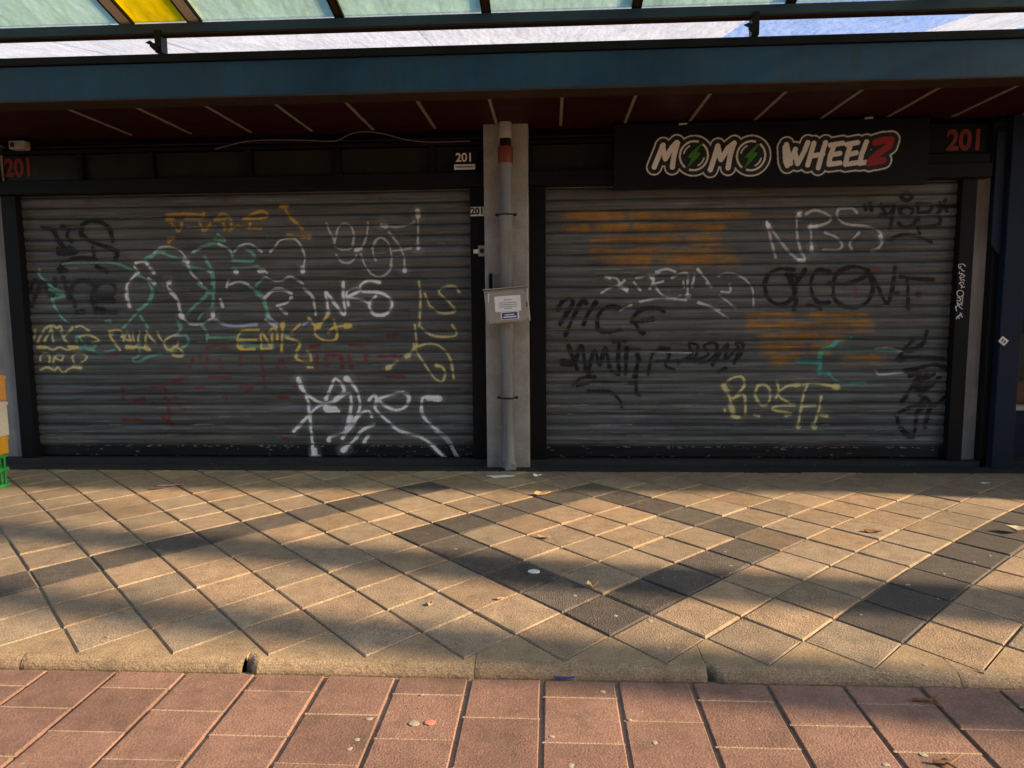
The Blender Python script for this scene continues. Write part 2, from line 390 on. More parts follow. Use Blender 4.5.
# kerb stones with saw-tooth backs that take the half slabs
saw = []
for k in range(-16, 24):
    saw.append(W(k, -k)); saw.append(W(k+1, -k))
ends = [-7.4]+[-6.35+i*1.0 for i in range(0, 4)]
ends = [at(px, py, 2, 0)[0] for px, py in ((15.7, 660), (242, 662), (474, 668), (710, 675), (967, 680))]
ends = [ends[0]-k for k in (5, 4, 3, 2, 1)]+ends+[ends[-1]+k for k in (1, 2, 3, 4, 5)]
bm = bmesh.new(); lay = bm.verts.layers.float_color.new('tint')
def kerbstone(xa, xb, broken_l, broken_r):
    xa += .0014; xb -= .0014
    back = [p for p in saw if xa < p[0] < xb]
    def saw_y(x):
        for a, b in zip(saw, saw[1:]):
            if a[0] <= x <= b[0]: return a[1]+(b[1]-a[1])*(x-a[0])/(b[0]-a[0])
        return 3.0
    back = [np.array([xa, saw_y(xa)])]+back+[np.array([xb, saw_y(xb)])]
    back = [b-np.array([0, .006]) for b in back]
    n = max(6, int((xb-xa)/.02)); xs = np.linspace(xa, xb, n)
    rows = [(.054, -.0005), (.042, -.0025), (.030, -.007), (.019, -.014), (.010, -.023), (.003, -.034), (0, -.044), (0, -.12)]
    k = random.uniform(.92, 1.05); colr = (.36*k, .262*k, .160*k, .1); fcol = (.315*k, .232*k, .148*k, .05)
    grid = []
    for (dy, z) in rows:
        r = []
        for x in xs:
            e = random.gauss(0, .0004)
            for flag, d in ((broken_l, x-xa), (broken_r, xb-x)):
                if flag and d < .045: e += .045*(1-d/.045)**.6*(1.0 if z > -.05 else .5)
                elif d < .012: e += .003*(1-d/.012)
            v = bm.verts.new((x, KY+dy+e, z+random.gauss(0, .0003))); v[lay] = colr if z > -.008 else fcol; r.append(v)
        grid.append(r)
    bv = []
    for b in back[::-1]:
        v = bm.verts.new((b[0], b[1], .0005+random.gauss(0, .0004))); v[lay] = colr; bv.append(v)
    fs = [bm.faces.new(grid[0]+bv)]
    low = []
    for v in bv:
        q = bm.verts.new((v.co.x, v.co.y, -.03)); q[lay] = colr; low.append(q)
    ring = grid[0][-1:]+bv+grid[0][:1]
    lowr = [bm.verts.new((grid[0][-1].co.x, grid[0][-1].co.y, -.03))]+low+[bm.verts.new((grid[0][0].co.x, grid[0][0].co.y, -.03))]
    lowr[0][lay] = colr; lowr[-1][lay] = colr
    for a in range(len(ring)-1): fs.append(bm.faces.new((ring[a], lowr[a], lowr[a+1], ring[a+1])))
    for a in range(len(rows)-1):
        for b in range(n-1): fs.append(bm.faces.new((grid[a][b], grid[a+1][b], grid[a+1][b+1], grid[a][b+1])))
    bmesh.ops.recalc_face_normals(bm, faces=fs)
    bmesh.ops.triangulate(bm, faces=[fs[0]])
for q in range(len(ends)-1):
    kerbstone(ends[q], ends[q+1], q in (6, 8), False)
me = bpy.data.meshes.new('kerb'); bm.to_mesh(me); bm.free(); me.materials.append(M['kerb'])
tag(link('kerb', me), kind='structure')
# red road pavers in half bond
polys = []
for k in range(-24, 24):
    x0 = (-.04+.3085*k)*.9904; x1 = x0+.3085*.9904
    first = 2.694 if k % 2 == 0 else 2.540
    ys = [KY-.006, first-.004]
    while ys[-1] > -.4: ys.append(ys[-1]-.301)
    for a, b in zip(ys, ys[1:]):
        kk = random.uniform(.80, 1.1)
        polys.append(([np.array([x0, b]), np.array([x1, b]), np.array([x1, a]), np.array([x0, a])], (.258*kk, .148*kk, .112*kk), random.uniform(0, .15), RZ))
# wide open joints run away from the kerb, the cross joints are tight
wide = []
for p, c_, a, z in polys:
    x0, x1, y0, y1 = p[0][0], p[1][0], p[0][1], p[2][1]
    g = random.uniform(.0045, .0065)
    q = [np.array([x0+g, y0]), np.array([x1-g, y0]), np.array([x1-g, y1]), np.array([x0+g, y1])]
    wide.append((q, c_, a, z))
me = bpy.data.meshes.new('road_sand'); V = []; F = []
for p, c_, a, z in wide:
    n_ = len(V); x0_, x1_, y_ = p[0][0], p[1][0], p[0][1]
    V += [(x0_, y_-.006, RZ-.0025), (x1_, y_-.006, RZ-.0025), (x1_, y_+.006, RZ-.0025), (x0_, y_+.006, RZ-.0025)]; F.append((n_, n_+1, n_+2, n_+3))
me.from_pydata(V, [], F); me.update()
ca = me.color_attributes.new('tint', 'FLOAT_COLOR', 'POINT'); ca.data.foreach_set('color', np.tile(np.array([.42, .30, .20, .2], dtype=np.float32), len(V)))
me.materials.append(M['paver']); tag(link('road_sand', me), kind='structure')
tag(slabs_mesh('road', wide, M['paver'], gap=.0030, bev=.0035, jit=.0010), kind='structure')
# dark threshold and drain strip at the foot of the shop
b = MB(); b.box(-8, 8, YB+.006, 6.70, -.05, -.002, .004); b.box(-8, 8, 6.70, 7.2, -.05, .045, .008)
tag(b.build('threshold', M['threshold']), kind='structure')

# ------------------------------------------------------------------ graffiti painter
C_ = {'W': (.93, .97, 1.0), 'w': (.70, .73, .74), 'G': (.20, .52, .41), 'Y': (.78, .62, .17), 'y': (.70, .64, .30), 'O': (.66, .38, .06),
      'K': (.010, .010, .011), 'R': (.20, .028, .032), 'T': (.05, .50, .43), 'A': (.42, .20, .02), 'B': (.50, .58, .78), 'P': (.70, .68, .62)}
CROP = {'CA': (0, 190, .15625), 'CB': (150, 190, .15625), 'CC': (300, 190, .17578), 'CD': (0, 290, .17578), 'CE': (170, 290, .17578), 'CF': (280, 325, .1953),
        'R0': (500, 180, .2539), 'R1': (540, 190, .17578), 'R2': (740, 180, .2246), 'R3': (545, 290, .21484), 'R4': (710, 300, .24414)}
def spline(p, step):
    p = np.array(p, float)
    if len(p) == 2: out = p
    else:
        e = np.vstack([2*p[0]-p[1], p, 2*p[-1]-p[-2]]); out = []
        for i in range(1, len(e)-2):
            a, b, c, d = e[i-1:i+3]
            for t in np.linspace(0, 1, 9)[:-1]:
                out.append(.5*((2*b)+(c-a)*t+(2*a-5*b+4*c-d)*t*t+(3*b-a-3*c+d)*t**3))
        out.append(p[-1]); out = np.array(out)
    d = np.r_[0, np.cumsum(np.hypot(*np.diff(out, axis=0).T))]
    n = max(2, int(d[-1]/step)+1); s = np.linspace(0, d[-1], n)
    return np.c_[np.interp(s, d, out[:, 0]), np.interp(s, d, out[:, 1])]
def paint(rgb, X, Z, strokes, plane, prof=None, cov=None):
    """spray strokes (photo survey points) onto a grid of colours lying on y=plane"""
    xs, zs = X[0], Z[:, 0]
    halo = [(k_, w_*2.4, c_, p_, .06) for k_, w_, c_, p_, *o_ in strokes if k_ in 'WYyOK']
    for key, wpx, crop, pts, *op in halo+list(strokes):
        op = op[0] if op else .9
        ox, oy, s = CROP[crop]
        P = spline(pts, 6/(s*7))*s+np.array([ox, oy])
        rad = wpx*.5*plane/FPX
        acc = np.zeros_like(X); cnt = len(P); ph = rng.uniform(0, 6); 
        for k, (px, py) in enumerate(P):
            q = at(px, py, 1, plane)
            r = rad*(1+.16*math.sin(k*.13+ph)+.10*rng.normal())
            if k < 3 or k > cnt-4: r *= 1.12
            R2 = r*1.9
            i0, i1 = np.searchsorted(xs, (q[0]-R2, q[0]+R2)); j0, j1 = np.searchsorted(zs, (q[2]-R2, q[2]+R2))
            if i1 <= i0 or j1 <= j0: continue
            d = np.hypot(X[j0:j1, i0:i1]-q[0], Z[j0:j1, i0:i1]-q[2])/r
            al = np.clip((1.16-d)/.42, 0, 1); al = al*al*(3-2*al)
            acc[j0:j1, i0:i1] = np.maximum(acc[j0:j1, i0:i1], al)
        acc *= min(1, op*1.08)*np.clip(.95+.15*rng.normal(size=acc.shape), .3, 1)
        if key == 'K': acc = np.minimum(1, acc*1.25)
        if prof is not None: acc *= (prof if key != 'K' else np.maximum(prof, .55))
        rgb += acc[..., None]*(np.array(C_[key])-rgb)
        if cov is not None and key in 'WwYyB': cov[:] = np.maximum(cov, acc)
def grid_mesh(name, X, Y, Z, rgb, mat, parent, smooth=True, keep=None, alpha=None):
    nz, nx = X.shape
    co = np.stack([X, Y, Z], -1).reshape(-1, 3)
    idx = np.arange(nz*nx).reshape(nz, nx)
    q = np.stack([idx[:-1, :-1], idx[:-1, 1:], idx[1:, 1:], idx[1:, :-1]], -1).reshape(-1, 4)
    if keep is not None:
        k = (keep[:-1, :-1] | keep[:-1, 1:] | keep[1:, 1:] | keep[1:, :-1]).ravel(); q = q[k]
    me = bpy.data.meshes.new(name)
    me.vertices.add(len(co)); me.vertices.foreach_set('co', co.ravel().astype(np.float32))
    me.loops.add(q.size); me.loops.foreach_set('vertex_index', q.ravel().astype(np.int32))
    me.polygons.add(len(q)); me.polygons.foreach_set('loop_start', np.arange(0, q.size, 4, dtype=np.int32))
    me.polygons.foreach_set('use_smooth', np.full(len(q), smooth))
    me.update(calc_edges=True); me.validate()
    ca = me.color_attributes.new('tint', 'FLOAT_COLOR', 'POINT')
    full = np.concatenate([np.clip(rgb, 0, 1).reshape(-1, 3), (np.ones((len(co), 1)) if alpha is None else alpha.reshape(-1, 1))], 1).astype(np.float32)
    ca.data.foreach_set('color', full.ravel())
    if keep is not None:
        b2 = bmesh.new(); b2.from_mesh(me); bmesh.ops.delete(b2, geom=[v for v in b2.verts if not v.link_faces], context='VERTS'); b2.to_mesh(me); b2.free()
    me.materials.append(mat); return link(name, me, parent)

LEFT = []
def L(key, wpx, crop, *lists, op=.9):
    for p in lists: LEFT.append((key, wpx, crop, p, op))
RIGHT = []
def Rr(key, wpx, crop, *lists, op=.9):
    for p in lists: RIGHT.append((key, wpx, crop, p, op))
# --- left shutter, oldest layers first
L('R', 4.0, 'CE', [(130, 390), (110, 440)], [(170, 380), (210, 360), (205, 440)], [(280, 400), (295, 440)], [(400, 370), (400, 430)], [(520, 360), (525, 430), (540, 560)],
  [(640, 400), (615, 440)], [(625, 400), (660, 440)], [(800, 320), (840, 325)], [(890, 430), (890, 370), (940, 370)], [(930, 370), (980, 370), (980, 440)], [(220, 490), (340, 500)],
  [(100, 490), (20, 520)], [(400, 545), (460, 550), (430, 590)], [(610, 610), (660, 610)], [(30, 600), (40, 620)], [(60, 660), (90, 680)], [(300, 600), (320, 620)], [(150, 560), (190, 550)],
  [(210, 330), (260, 315), (320, 325)], [(700, 540), (720, 560)], op=.6)
L('R', 4.0, 'CD', [(600, 370), (670, 365)], [(690, 540), (700, 620)], [(860, 550), (930, 550), (940, 610)], [(760, 640), (820, 620)], [(700, 740), (800, 740)], [(980, 540), (1024, 530)],
  [(920, 720), (980, 768)], [(960, 640), (960, 760)], op=.75)
L('R', 4.0, 'CF', [(160, 110), (200, 100)], [(190, 150), (190, 215)], [(240, 150), (300, 150), (320, 210)], [(360, 100), (420, 105)], [(350, 150), (370, 220)], [(440, 150), (440, 200)], [(550, 55), (600, 45)],
  [(510, 160), (620, 155)], [(550, 260), (630, 265)], [(0, 370), (40, 370)], [(0, 560), (40, 590)], op=.7)
L('K', 4.6, 'CA', [(270, 240), (340, 260), (370, 320), (400, 355)], [(400, 240), (520, 240)], [(440, 250), (430, 300), (460, 330)], [(370, 380), (380, 410), (480, 400), (450, 375), (370, 385)],
  [(520, 290), (520, 240), (560, 205), (640, 205), (700, 250), (720, 325)], [(530, 290), (580, 330), (680, 365), (750, 400), (730, 450)], [(590, 370), (600, 415)],
  [(375, 515), (420, 460), (500, 435), (605, 445)], [(380, 518), (420, 515)], [(620, 490), (680, 520)], op=.85)
L('K', 5, 'CA', [(200, 745), (240, 640), (270, 590), (330, 690), (350, 570)], [(190, 640), (210, 580), (240, 590)], [(400, 560), (440, 690)], [(590, 600), (530, 580), (470, 600), (450, 660), (480, 740)],
  [(585, 680), (720, 670), (730, 610), (680, 590), (620, 610), (585, 680), (600, 740), (660, 765)], op=.6)
L('K', 5.5, 'CD', [(430, 128), (470, 125)], [(545, 122), (660, 130)], [(520, 68), (640, 60)], op=.7)
L('G', 2.6, 'CA', [(400, 475), (480, 462), (600, 462), (740, 470), (860, 520), (890, 545)], [(250, 510), (250, 545), (330, 620), (400, 660), (330, 650), (410, 680), (330, 700), (345, 740)], [(310, 640), (400, 650)],
  [(880, 545), (930, 570), (970, 630), (975, 680), (930, 740), (880, 768)], [(930, 440), (1000, 400), (1024, 370)], op=.85)
L('G', 2.6, 'CD', [(290, 50), (330, 130), (380, 185)], [(860, 0), (850, 50), (770, 140), (700, 215)], [(600, 180), (630, 175), (620, 190)], [(430, 300), (440, 260), (500, 340), (540, 320)], [(450, 330), (520, 330), (530, 345)],
  [(530, 350), (570, 360), (650, 340)], [(790, 290), (790, 370), (755, 390), (770, 410), (800, 405), (860, 375), (1000, 345)], [(800, 150), (840, 215)], op=.85)
L('G', 2.9, 'CB', [(0, 430), (60, 400), (150, 430), (230, 455), (250, 490), (380, 520), (400, 600)], [(270, 400), (320, 370), (400, 345), (470, 360), (520, 400), (530, 450)], [(410, 310), (480, 325), (435, 285)],
  [(540, 450), (600, 455), (660, 450), (660, 410), (600, 370), (560, 375)], [(520, 500), (600, 500), (690, 490)], [(350, 430), (400, 520), (410, 600), (400, 740)], [(310, 600), (370, 660), (280, 750)], [(730, 560), (680, 610)],
  [(640, 620), (700, 670), (740, 740)], op=.85)
L('G', 4.2, 'CB', [(360, 650), (400, 665)], [(545, 450), (650, 452)], [(690, 660), (720, 680)], [(540, 500), (555, 520)], [(60, 385), (90, 400)], op=.7)
L('G', 2.6, 'CE', [(100, 130), (190, 40), (240, 0)], [(160, 170), (190, 130), (250, 120)], [(180, 200), (210, 250), (205, 295)], [(210, 270), (380, 270)], [(480, 0), (540, 60), (560, 140), (610, 190)],
  [(40, 180), (60, 220), (20, 260), (90, 260), (100, 300), (60, 340)], op=.85)
L('G', 4.5, 'CE', [(530, 320), (580, 325)], [(540, 60), (560, 150)], [(50, 190), (60, 215)], [(400, 300), (500, 325)], [(650, 260), (675, 270)], op=.7)
L('w', 2.2, 'CB', [(30, 400), (60, 370), (130, 365), (200, 395), (235, 450), (260, 525), (330, 600)], [(440, 345), (500, 375), (525, 400)], [(540, 395), (570, 360), (640, 345), (715, 395)],
  [(770, 395), (800, 360), (840, 320), (930, 315), (980, 390), (990, 450), (975, 520)], [(690, 515), (720, 510), (750, 530)], [(740, 555), (790, 580), (840, 580), (900, 555), (980, 600)], [(490, 620), (500, 575)],
  [(510, 605), (570, 585), (630, 605)], [(730, 690), (780, 640), (840, 630), (910, 665)], [(820, 740), (880, 720), (900, 690)], [(980, 630), (1024, 665)], [(110, 590), (130, 580), (110, 620), (160, 670), (190, 740)],
  [(450, 700), (470, 745)], [(370, 520), (390, 525)], [(280, 395), (320, 375)], op=.8)
L('W', 4.2, 'CB', [(220, 445), (245, 460)], [(700, 515), (725, 515)], [(115, 590), (125, 595)], [(545, 520), (555, 525)], [(975, 500), (978, 520)], op=.85)
L('W', 2.8, 'CA', [(870, 465), (920, 455), (945, 475)], [(860, 490), (885, 530)], [(960, 500), (985, 530)], [(950, 570), (990, 600)], [(870, 540), (830, 580), (810, 620), (810, 690), (830, 745)], op=.8)
L('w', 2.6, 'CD', [(720, 0), (735, 90)], [(960, 0), (1010, 60), (1024, 120)], op=.8)
L('w', 2.8, 'CE', [(0, 10), (40, 60), (65, 145), (110, 190), (180, 190), (240, 160), (245, 140)], [(285, 55), (300, 95)], [(540, 45), (590, 5), (650, 5), (690, 20)], [(610, 90), (660, 75), (690, 45)], [(630, 110), (665, 135)],
  [(545, 170), (605, 210)], [(770, 0), (810, 40), (830, 140)], op=.85)
L('B', 3.0, 'CE', [(250, 165), (320, 200), (400, 205), (490, 195)], [(760, 195), (800, 170)], [(560, 150), (600, 190)], op=.75)
L('W', 4.0, 'CE', [(58, 140), (68, 150)], [(242, 130), (246, 145)], op=.85)
L('O', 2.6, 'CB', [(110, 158), (240, 155), (340, 160)], [(110, 185), (150, 185)], [(140, 215), (185, 265), (205, 215)], [(230, 185), (330, 180), (345, 150)], [(320, 215), (345, 260), (385, 220)],
  [(420, 190), (450, 155), (490, 160), (520, 190)], [(470, 215), (480, 255)], [(440, 190), (490, 180)], [(600, 185), (660, 150), (720, 135), (750, 160), (720, 180), (610, 185)], [(510, 255), (560, 230), (640, 245), (710, 245)],
  [(520, 215), (515, 240)], [(640, 215), (630, 240)], [(120, 335), (150, 310)], [(110, 310), (150, 305)], [(850, 100), (890, 165), (975, 250)], [(1020, 300), (960, 300), (880, 285)], [(840, 100), (870, 105)], op=.85)
L('O', 4.0, 'CB', [(840, 102), (870, 104)], [(970, 300), (1020, 300)], [(110, 185), (140, 187)], op=.85)
L('w', 2.2, 'CC', [(150, 190), (165, 230), (195, 285)], [(195, 300), (220, 210), (260, 190), (295, 215), (305, 270), (290, 330), (240, 340), (195, 320)], [(205, 370), (240, 410), (290, 410), (320, 370)],
  [(385, 185), (385, 220), (370, 290), (340, 335), (315, 340)], [(345, 365), (370, 430), (395, 465)], [(410, 330), (430, 290), (460, 270), (500, 300), (520, 370), (515, 440)], [(412, 330), (420, 380), (432, 400)],
  [(400, 475), (450, 495), (500, 470), (520, 430)], [(460, 195), (540, 210), (620, 195), (650, 180)], [(505, 240), (560, 310), (590, 380), (595, 460)], [(530, 345), (580, 340), (630, 330)],
  [(670, 125), (672, 160), (670, 290), (672, 335)], op=.62)
L('W', 4.0, 'CC', [(668, 120), (672, 150)], [(460, 198), (490, 205)], [(320, 340), (345, 335)], [(672, 325), (674, 335)], [(594, 450), (596, 460)], op=.75)
L('W', 3.0, 'CC', [(160, 700), (155, 640), (145, 580), (200, 650), (255, 710), (245, 600), (245, 525)], [(275, 655), (265, 580), (320, 560), (335, 575), (275, 610), (350, 625), (400, 650)],
  [(450, 525), (390, 515), (345, 540), (350, 575), (430, 580), (490, 600), (525, 650), (490, 705), (430, 710), (400, 680), (395, 640), (430, 605)], op=.9)
L('y', 2.3, 'CC', [(675, 520), (685, 600), (680, 768)], [(710, 590), (735, 655)], [(905, 580), (880, 550), (830, 550), (790, 580), (850, 640), (880, 690), (800, 700), (740, 660)], op=.9)
L('y', 2.3, 'CF', [(700, 100), (690, 0)], [(710, 0), (760, 45), (820, 60), (895, 55), (900, 30), (880, 0)], [(555, 220), (600, 185)], [(650, 165), (690, 115), (700, 105)],
  [(685, 95), (690, 120), (740, 200), (790, 270), (830, 290), (845, 250), (830, 215), (800, 205)], [(690, 115), (760, 95), (820, 110), (870, 170), (890, 270)], op=.9)
L('y', 4.0, 'CF', [(550, 220), (560, 215)], [(650, 160), (656, 155)], [(800, 205), (812, 210)], op=.85)
L('y', 2.3, 'CD', [(195, 275), (195, 225)], [(210, 300), (250, 220), (290, 210), (250, 290)], [(260, 215), (290, 200), (320, 215), (340, 205), (350, 230)], [(290, 230), (300, 290)], [(340, 240), (380, 300), (360, 270), (410, 215)],
  [(430, 210), (460, 205), (500, 230)], [(450, 265), (500, 255), (560, 285), (520, 300)], [(215, 325), (260, 325), (300, 340), (340, 325), (380, 340), (440, 325), (390, 320)],
  [(230, 400), (235, 370), (260, 360), (285, 385), (280, 410)], [(300, 420), (320, 370), (360, 375), (350, 400), (320, 390)], [(420, 420), (415, 370), (460, 362), (495, 385), (450, 420), (410, 435), (460, 445)],
  [(230, 455), (270, 440), (310, 455), (330, 440), (360, 470), (400, 445), (460, 440)],
  [(650, 305), (620, 240), (680, 230), (700, 270)], [(640, 290), (680, 340)], [(700, 290), (720, 240), (740, 290), (690, 265)], [(720, 320), (760, 330), (780, 300), (790, 240)], [(740, 320), (820, 330)], [(750, 240), (760, 290)],
  [(830, 235), (825, 330), (850, 340)], [(830, 240), (880, 300)], [(890, 240), (950, 340)], [(1010, 250), (960, 270), (930, 300), (960, 340), (1000, 320), (1010, 300)], op=.9)
L('Y', 3.6, 'CD', [(230, 325), (250, 327)], [(400, 325), (440, 328)], [(720, 325), (745, 327)], [(830, 325), (840, 330)], [(620, 240), (630, 250)], op=.85)
L('Y', 2.6, 'CE', [(500, 230), (400, 240), (390, 330), (480, 335)], [(400, 285), (490, 285)], [(520, 330), (520, 240), (575, 320), (580, 240)], [(520, 335), (580, 330)], [(560, 240), (590, 215), (610, 250), (610, 280)],
  [(640, 190), (635, 350)], [(690, 240), (740, 195)], [(660, 270), (720, 290), (740, 310), (720, 350)], [(720, 370), (720, 390), (760, 410), (800, 410), (800, 370), (780, 350)], [(785, 440), (810, 440)],
  [(790, 160), (830, 210), (850, 200), (900, 140)], [(850, 190), (820, 240), (860, 280), (920, 290), (950, 260), (930, 170)], [(900, 240), (940, 210), (1024, 205)], [(0, 340), (20, 370), (70, 375), (60, 340), (20, 320)], op=.9)
L('Y', 4.4, 'CE', [(995, 205), (1024, 203)], [(395, 325), (410, 330)], [(640, 190), (641, 205)], [(830, 205), (848, 205)], op=.9)
L('W', 3.2, 'CF', [(95, 275), (110, 330), (180, 385), (240, 415)], [(95, 275), (140, 380), (150, 450), (160, 550), (175, 690)], [(70, 545), (140, 470), (200, 415), (270, 395), (350, 350), (365, 400), (350, 530)],
  [(235, 380), (265, 310), (285, 275), (320, 310), (325, 345), (280, 380)], [(235, 415), (240, 440), (300, 440)], [(345, 275), (390, 330), (410, 400), (400, 450), (350, 540), (260, 570), (250, 590)], [(350, 530), (320, 580)],
  [(380, 490), (420, 450), (455, 440), (470, 470)], [(320, 640), (380, 590), (420, 540), (480, 510)], [(430, 600), (450, 570)], [(455, 385), (480, 360), (495, 380), (490, 430), (560, 500), (620, 545), (740, 585), (850, 685)],
  [(500, 380), (560, 360), (620, 345), (660, 370), (640, 420), (590, 435), (540, 415), (500, 385)], [(815, 375), (740, 370), (725, 400), (730, 460), (770, 510), (810, 540)], op=.95)
L('W', 5.2, 'CF', [(165, 675), (195, 678)], [(95, 275), (97, 290)], [(340, 275), (348, 280)], [(325, 640), (338, 630)], [(235, 425), (280, 430)], [(345, 530), (360, 470)], [(760, 372), (815, 377)], [(180, 640), (182, 675)], op=.9)
L('w', 4.2, 'CF', [(800, 540), (860, 590), (910, 680)], [(330, 545), (380, 500)], op=.6)
# --- right shutter
for y, runs in ((140, ((270, 480), (520, 960))), (190, ((275, 340), (390, 490), (540, 680), (720, 800), (820, 870))), (240, ((370, 700), (750, 860))),
                (290, ((370, 430), (460, 610), (640, 720), (750, 850), (870, 900))), (322, ((430, 520), (540, 570), (660, 730), (740, 820), (840, 930)))):
    for a, b_ in runs:
        Rr('A', 10.5, 'R0', [(a-6, y+2), ((a+b_)/2, y+random.uniform(-6, 6)), (b_+6, y)], op=.22)
        x_ = a
        while x_ < b_:
            e_ = min(b_, x_+random.uniform(25, 80)); Rr('A', random.uniform(5.6, 8.8), 'R0', [(x_, y+random.uniform(-6, 6)), (e_, y+random.uniform(-6, 6))], op=random.uniform(.2, .65)); x_ = e_-random.uniform(4, 14) if e_ < b_ else b_+1
for y, runs in ((70, ((170, 330), (420, 640))), (110, ((165, 410), (440, 660))), (155, ((220, 430), (470, 540))), (200, ((220, 370), (430, 480))), (245, ((270, 350), (560, 690)))):
    for a, b_ in runs:
        Rr('A', 10.0, 'R4', [(a-6, y+2), ((a+b_)/2, y+random.uniform(-6, 6)), (b_+6, y)], op=.22)
        x_ = a
        while x_ < b_:
            e_ = min(b_, x_+random.uniform(25, 80)); Rr('A', random.uniform(5.6, 8.8), 'R4', [(x_, y+random.uniform(-6, 6)), (e_, y+random.uniform(-6, 6))], op=random.uniform(.2, .65)); x_ = e_-random.uniform(4, 14) if e_ < b_ else b_+1
Rr('R', 4.5, 'R2', [(600, 390), (620, 400)], [(510, 480), (520, 520)], [(690, 385), (700, 395)], [(790, 500), (830, 510)], op=.5)
Rr('T', 4.2, 'R4', [(520, 170), (490, 195), (455, 215), (450, 300)], [(360, 250), (450, 255)], [(440, 290), (490, 300)], op=.8)
Rr('T', 2.6, 'R4', [(580, 155), (520, 168)], [(460, 200), (560, 200), (680, 205), (780, 210)], [(480, 300), (540, 340), (640, 335)], [(580, 340), (640, 338)], op=.7)
Rr('w', 2.0, 'R4', [(680, 290), (700, 305), (800, 295)], [(680, 200), (740, 198), (790, 212)], op=.7)
Rr('w', 2.2, 'R1', [(380, 495), (430, 500), (455, 530)], [(350, 585), (400, 555), (460, 545), (495, 580)], [(450, 545), (480, 515)], [(550, 500), (620, 485)], [(535, 525), (570, 570)], [(625, 560), (650, 510), (630, 495), (680, 470)],
   [(640, 510), (660, 555), (700, 600), (760, 615), (800, 600)], [(660, 465), (720, 450), (770, 465)], [(750, 500), (790, 480), (830, 470), (845, 490)], [(815, 520), (820, 555)], [(840, 515), (840, 600), (850, 605)],
   [(865, 550), (880, 480)], [(895, 450), (930, 490)], [(950, 530), (975, 550)], [(660, 530), (700, 520)], [(455, 685), (520, 655)], [(570, 635), (680, 615), (830, 625)], [(900, 640), (980, 665), (1020, 680)], op=.75)
Rr('W', 3.2, 'R1', [(375, 493), (400, 500)], [(630, 490), (640, 500)], [(836, 600), (850, 606)], [(720, 610), (770, 614)], [(450, 545), (490, 565)], op=.75)
Rr('w', 2.0, 'R0', [(860, 380), (890, 365), (940, 375), (990, 420), (1000, 500)], [(905, 410), (905, 440), (870, 440)], [(865, 455), (930, 505)], [(780, 350), (830, 415)], [(830, 500), (900, 545)], op=.65)
Rr('K', 4.4, 'R3', [(60, 90), (80, 55), (110, 40), (130, 60), (100, 110), (70, 160)], [(95, 210), (130, 130), (160, 70), (180, 45), (190, 60)], [(180, 160), (200, 110), (235, 60)],
   [(345, 85), (310, 75), (270, 90), (245, 130), (250, 185), (300, 195), (350, 185)], [(555, 100), (520, 85), (450, 90), (410, 130), (410, 150), (500, 135)], [(420, 155), (440, 190), (460, 200)], op=.9)
Rr('K', 4.2, 'R3', [(80, 345), (140, 345), (120, 300), (110, 260), (150, 370)], [(80, 330), (130, 335)], [(140, 340), (170, 260), (195, 380), (230, 280), (255, 350), (280, 270), (300, 360)], [(200, 395), (215, 385)], [(320, 240), (375, 238)],
   [(345, 250), (340, 330), (345, 390), (310, 380)], [(380, 270), (375, 390)], [(380, 280), (440, 280)], [(435, 320), (420, 400)], [(430, 300), (440, 330)], op=.85)
Rr('K', 3.4, 'R3', [(480, 390), (500, 300), (540, 280), (580, 300), (560, 350), (600, 370)], [(620, 340), (680, 300), (670, 250), (710, 260), (700, 310), (660, 330)], [(700, 330), (760, 300), (740, 260), (790, 245), (800, 290), (760, 330), (720, 340)],
   [(780, 345), (850, 250), (840, 320), (900, 270), (880, 340)], [(880, 335), (910, 300), (920, 250), (890, 245), (900, 270)], [(810, 380), (840, 365)], [(130, 440), (170, 410), (230, 405)], [(150, 445), (250, 430), (420, 435)],
   [(425, 430), (425, 485)], [(430, 485), (440, 490)], [(200, 470), (300, 475), (345, 510), (358, 545)], [(540, 270), (580, 275)], [(520, 330), (620, 330)], op=.75)
Rr('w', 1.4, 'R3', [(400, 283), (520, 288), (680, 292)], op=.6)
Rr('K', 3.4, 'R2', [(555, 110), (560, 130)], [(580, 105), (585, 135)], [(625, 155), (660, 150), (690, 115), (680, 140), (670, 215)], [(630, 110), (650, 160)], [(690, 110), (655, 115)], [(715, 75), (740, 55), (765, 75), (745, 90), (718, 80)],
   [(710, 130), (740, 120), (770, 135), (750, 160), (715, 150), (712, 130)], [(705, 190), (730, 210), (770, 200), (780, 180)], [(790, 110), (795, 180)], [(790, 105), (850, 110), (840, 140), (800, 150), (880, 160), (880, 200), (790, 210)],
   [(890, 100), (920, 140)], [(880, 150), (900, 115), (915, 90)], [(880, 115), (960, 120)], [(670, 265), (720, 245), (790, 250), (850, 275)], [(790, 210), (800, 240)], op=.9)
Rr('w', 2.5, 'R2', [(120, 185), (135, 250), (160, 345)], [(130, 200), (160, 245), (220, 320), (270, 360), (290, 350), (270, 310), (255, 240), (255, 160), (270, 145)], [(295, 150), (330, 135), (370, 145), (405, 165), (390, 190), (310, 215)],
   [(315, 200), (320, 310)], [(380, 235), (430, 255), (455, 285), (440, 310), (370, 310)], [(520, 145), (495, 125), (440, 130), (435, 165), (470, 195), (550, 205), (610, 220), (635, 260), (620, 300), (590, 315)], [(500, 310), (490, 280), (530, 235)], op=.66)
Rr('W', 3.6, 'R2', [(120, 190), (128, 210)], [(260, 355), (285, 360)], [(320, 300), (322, 315)], [(310, 210), (340, 208)], [(262, 150), (266, 160)], [(625, 250), (630, 262)], op=.8)
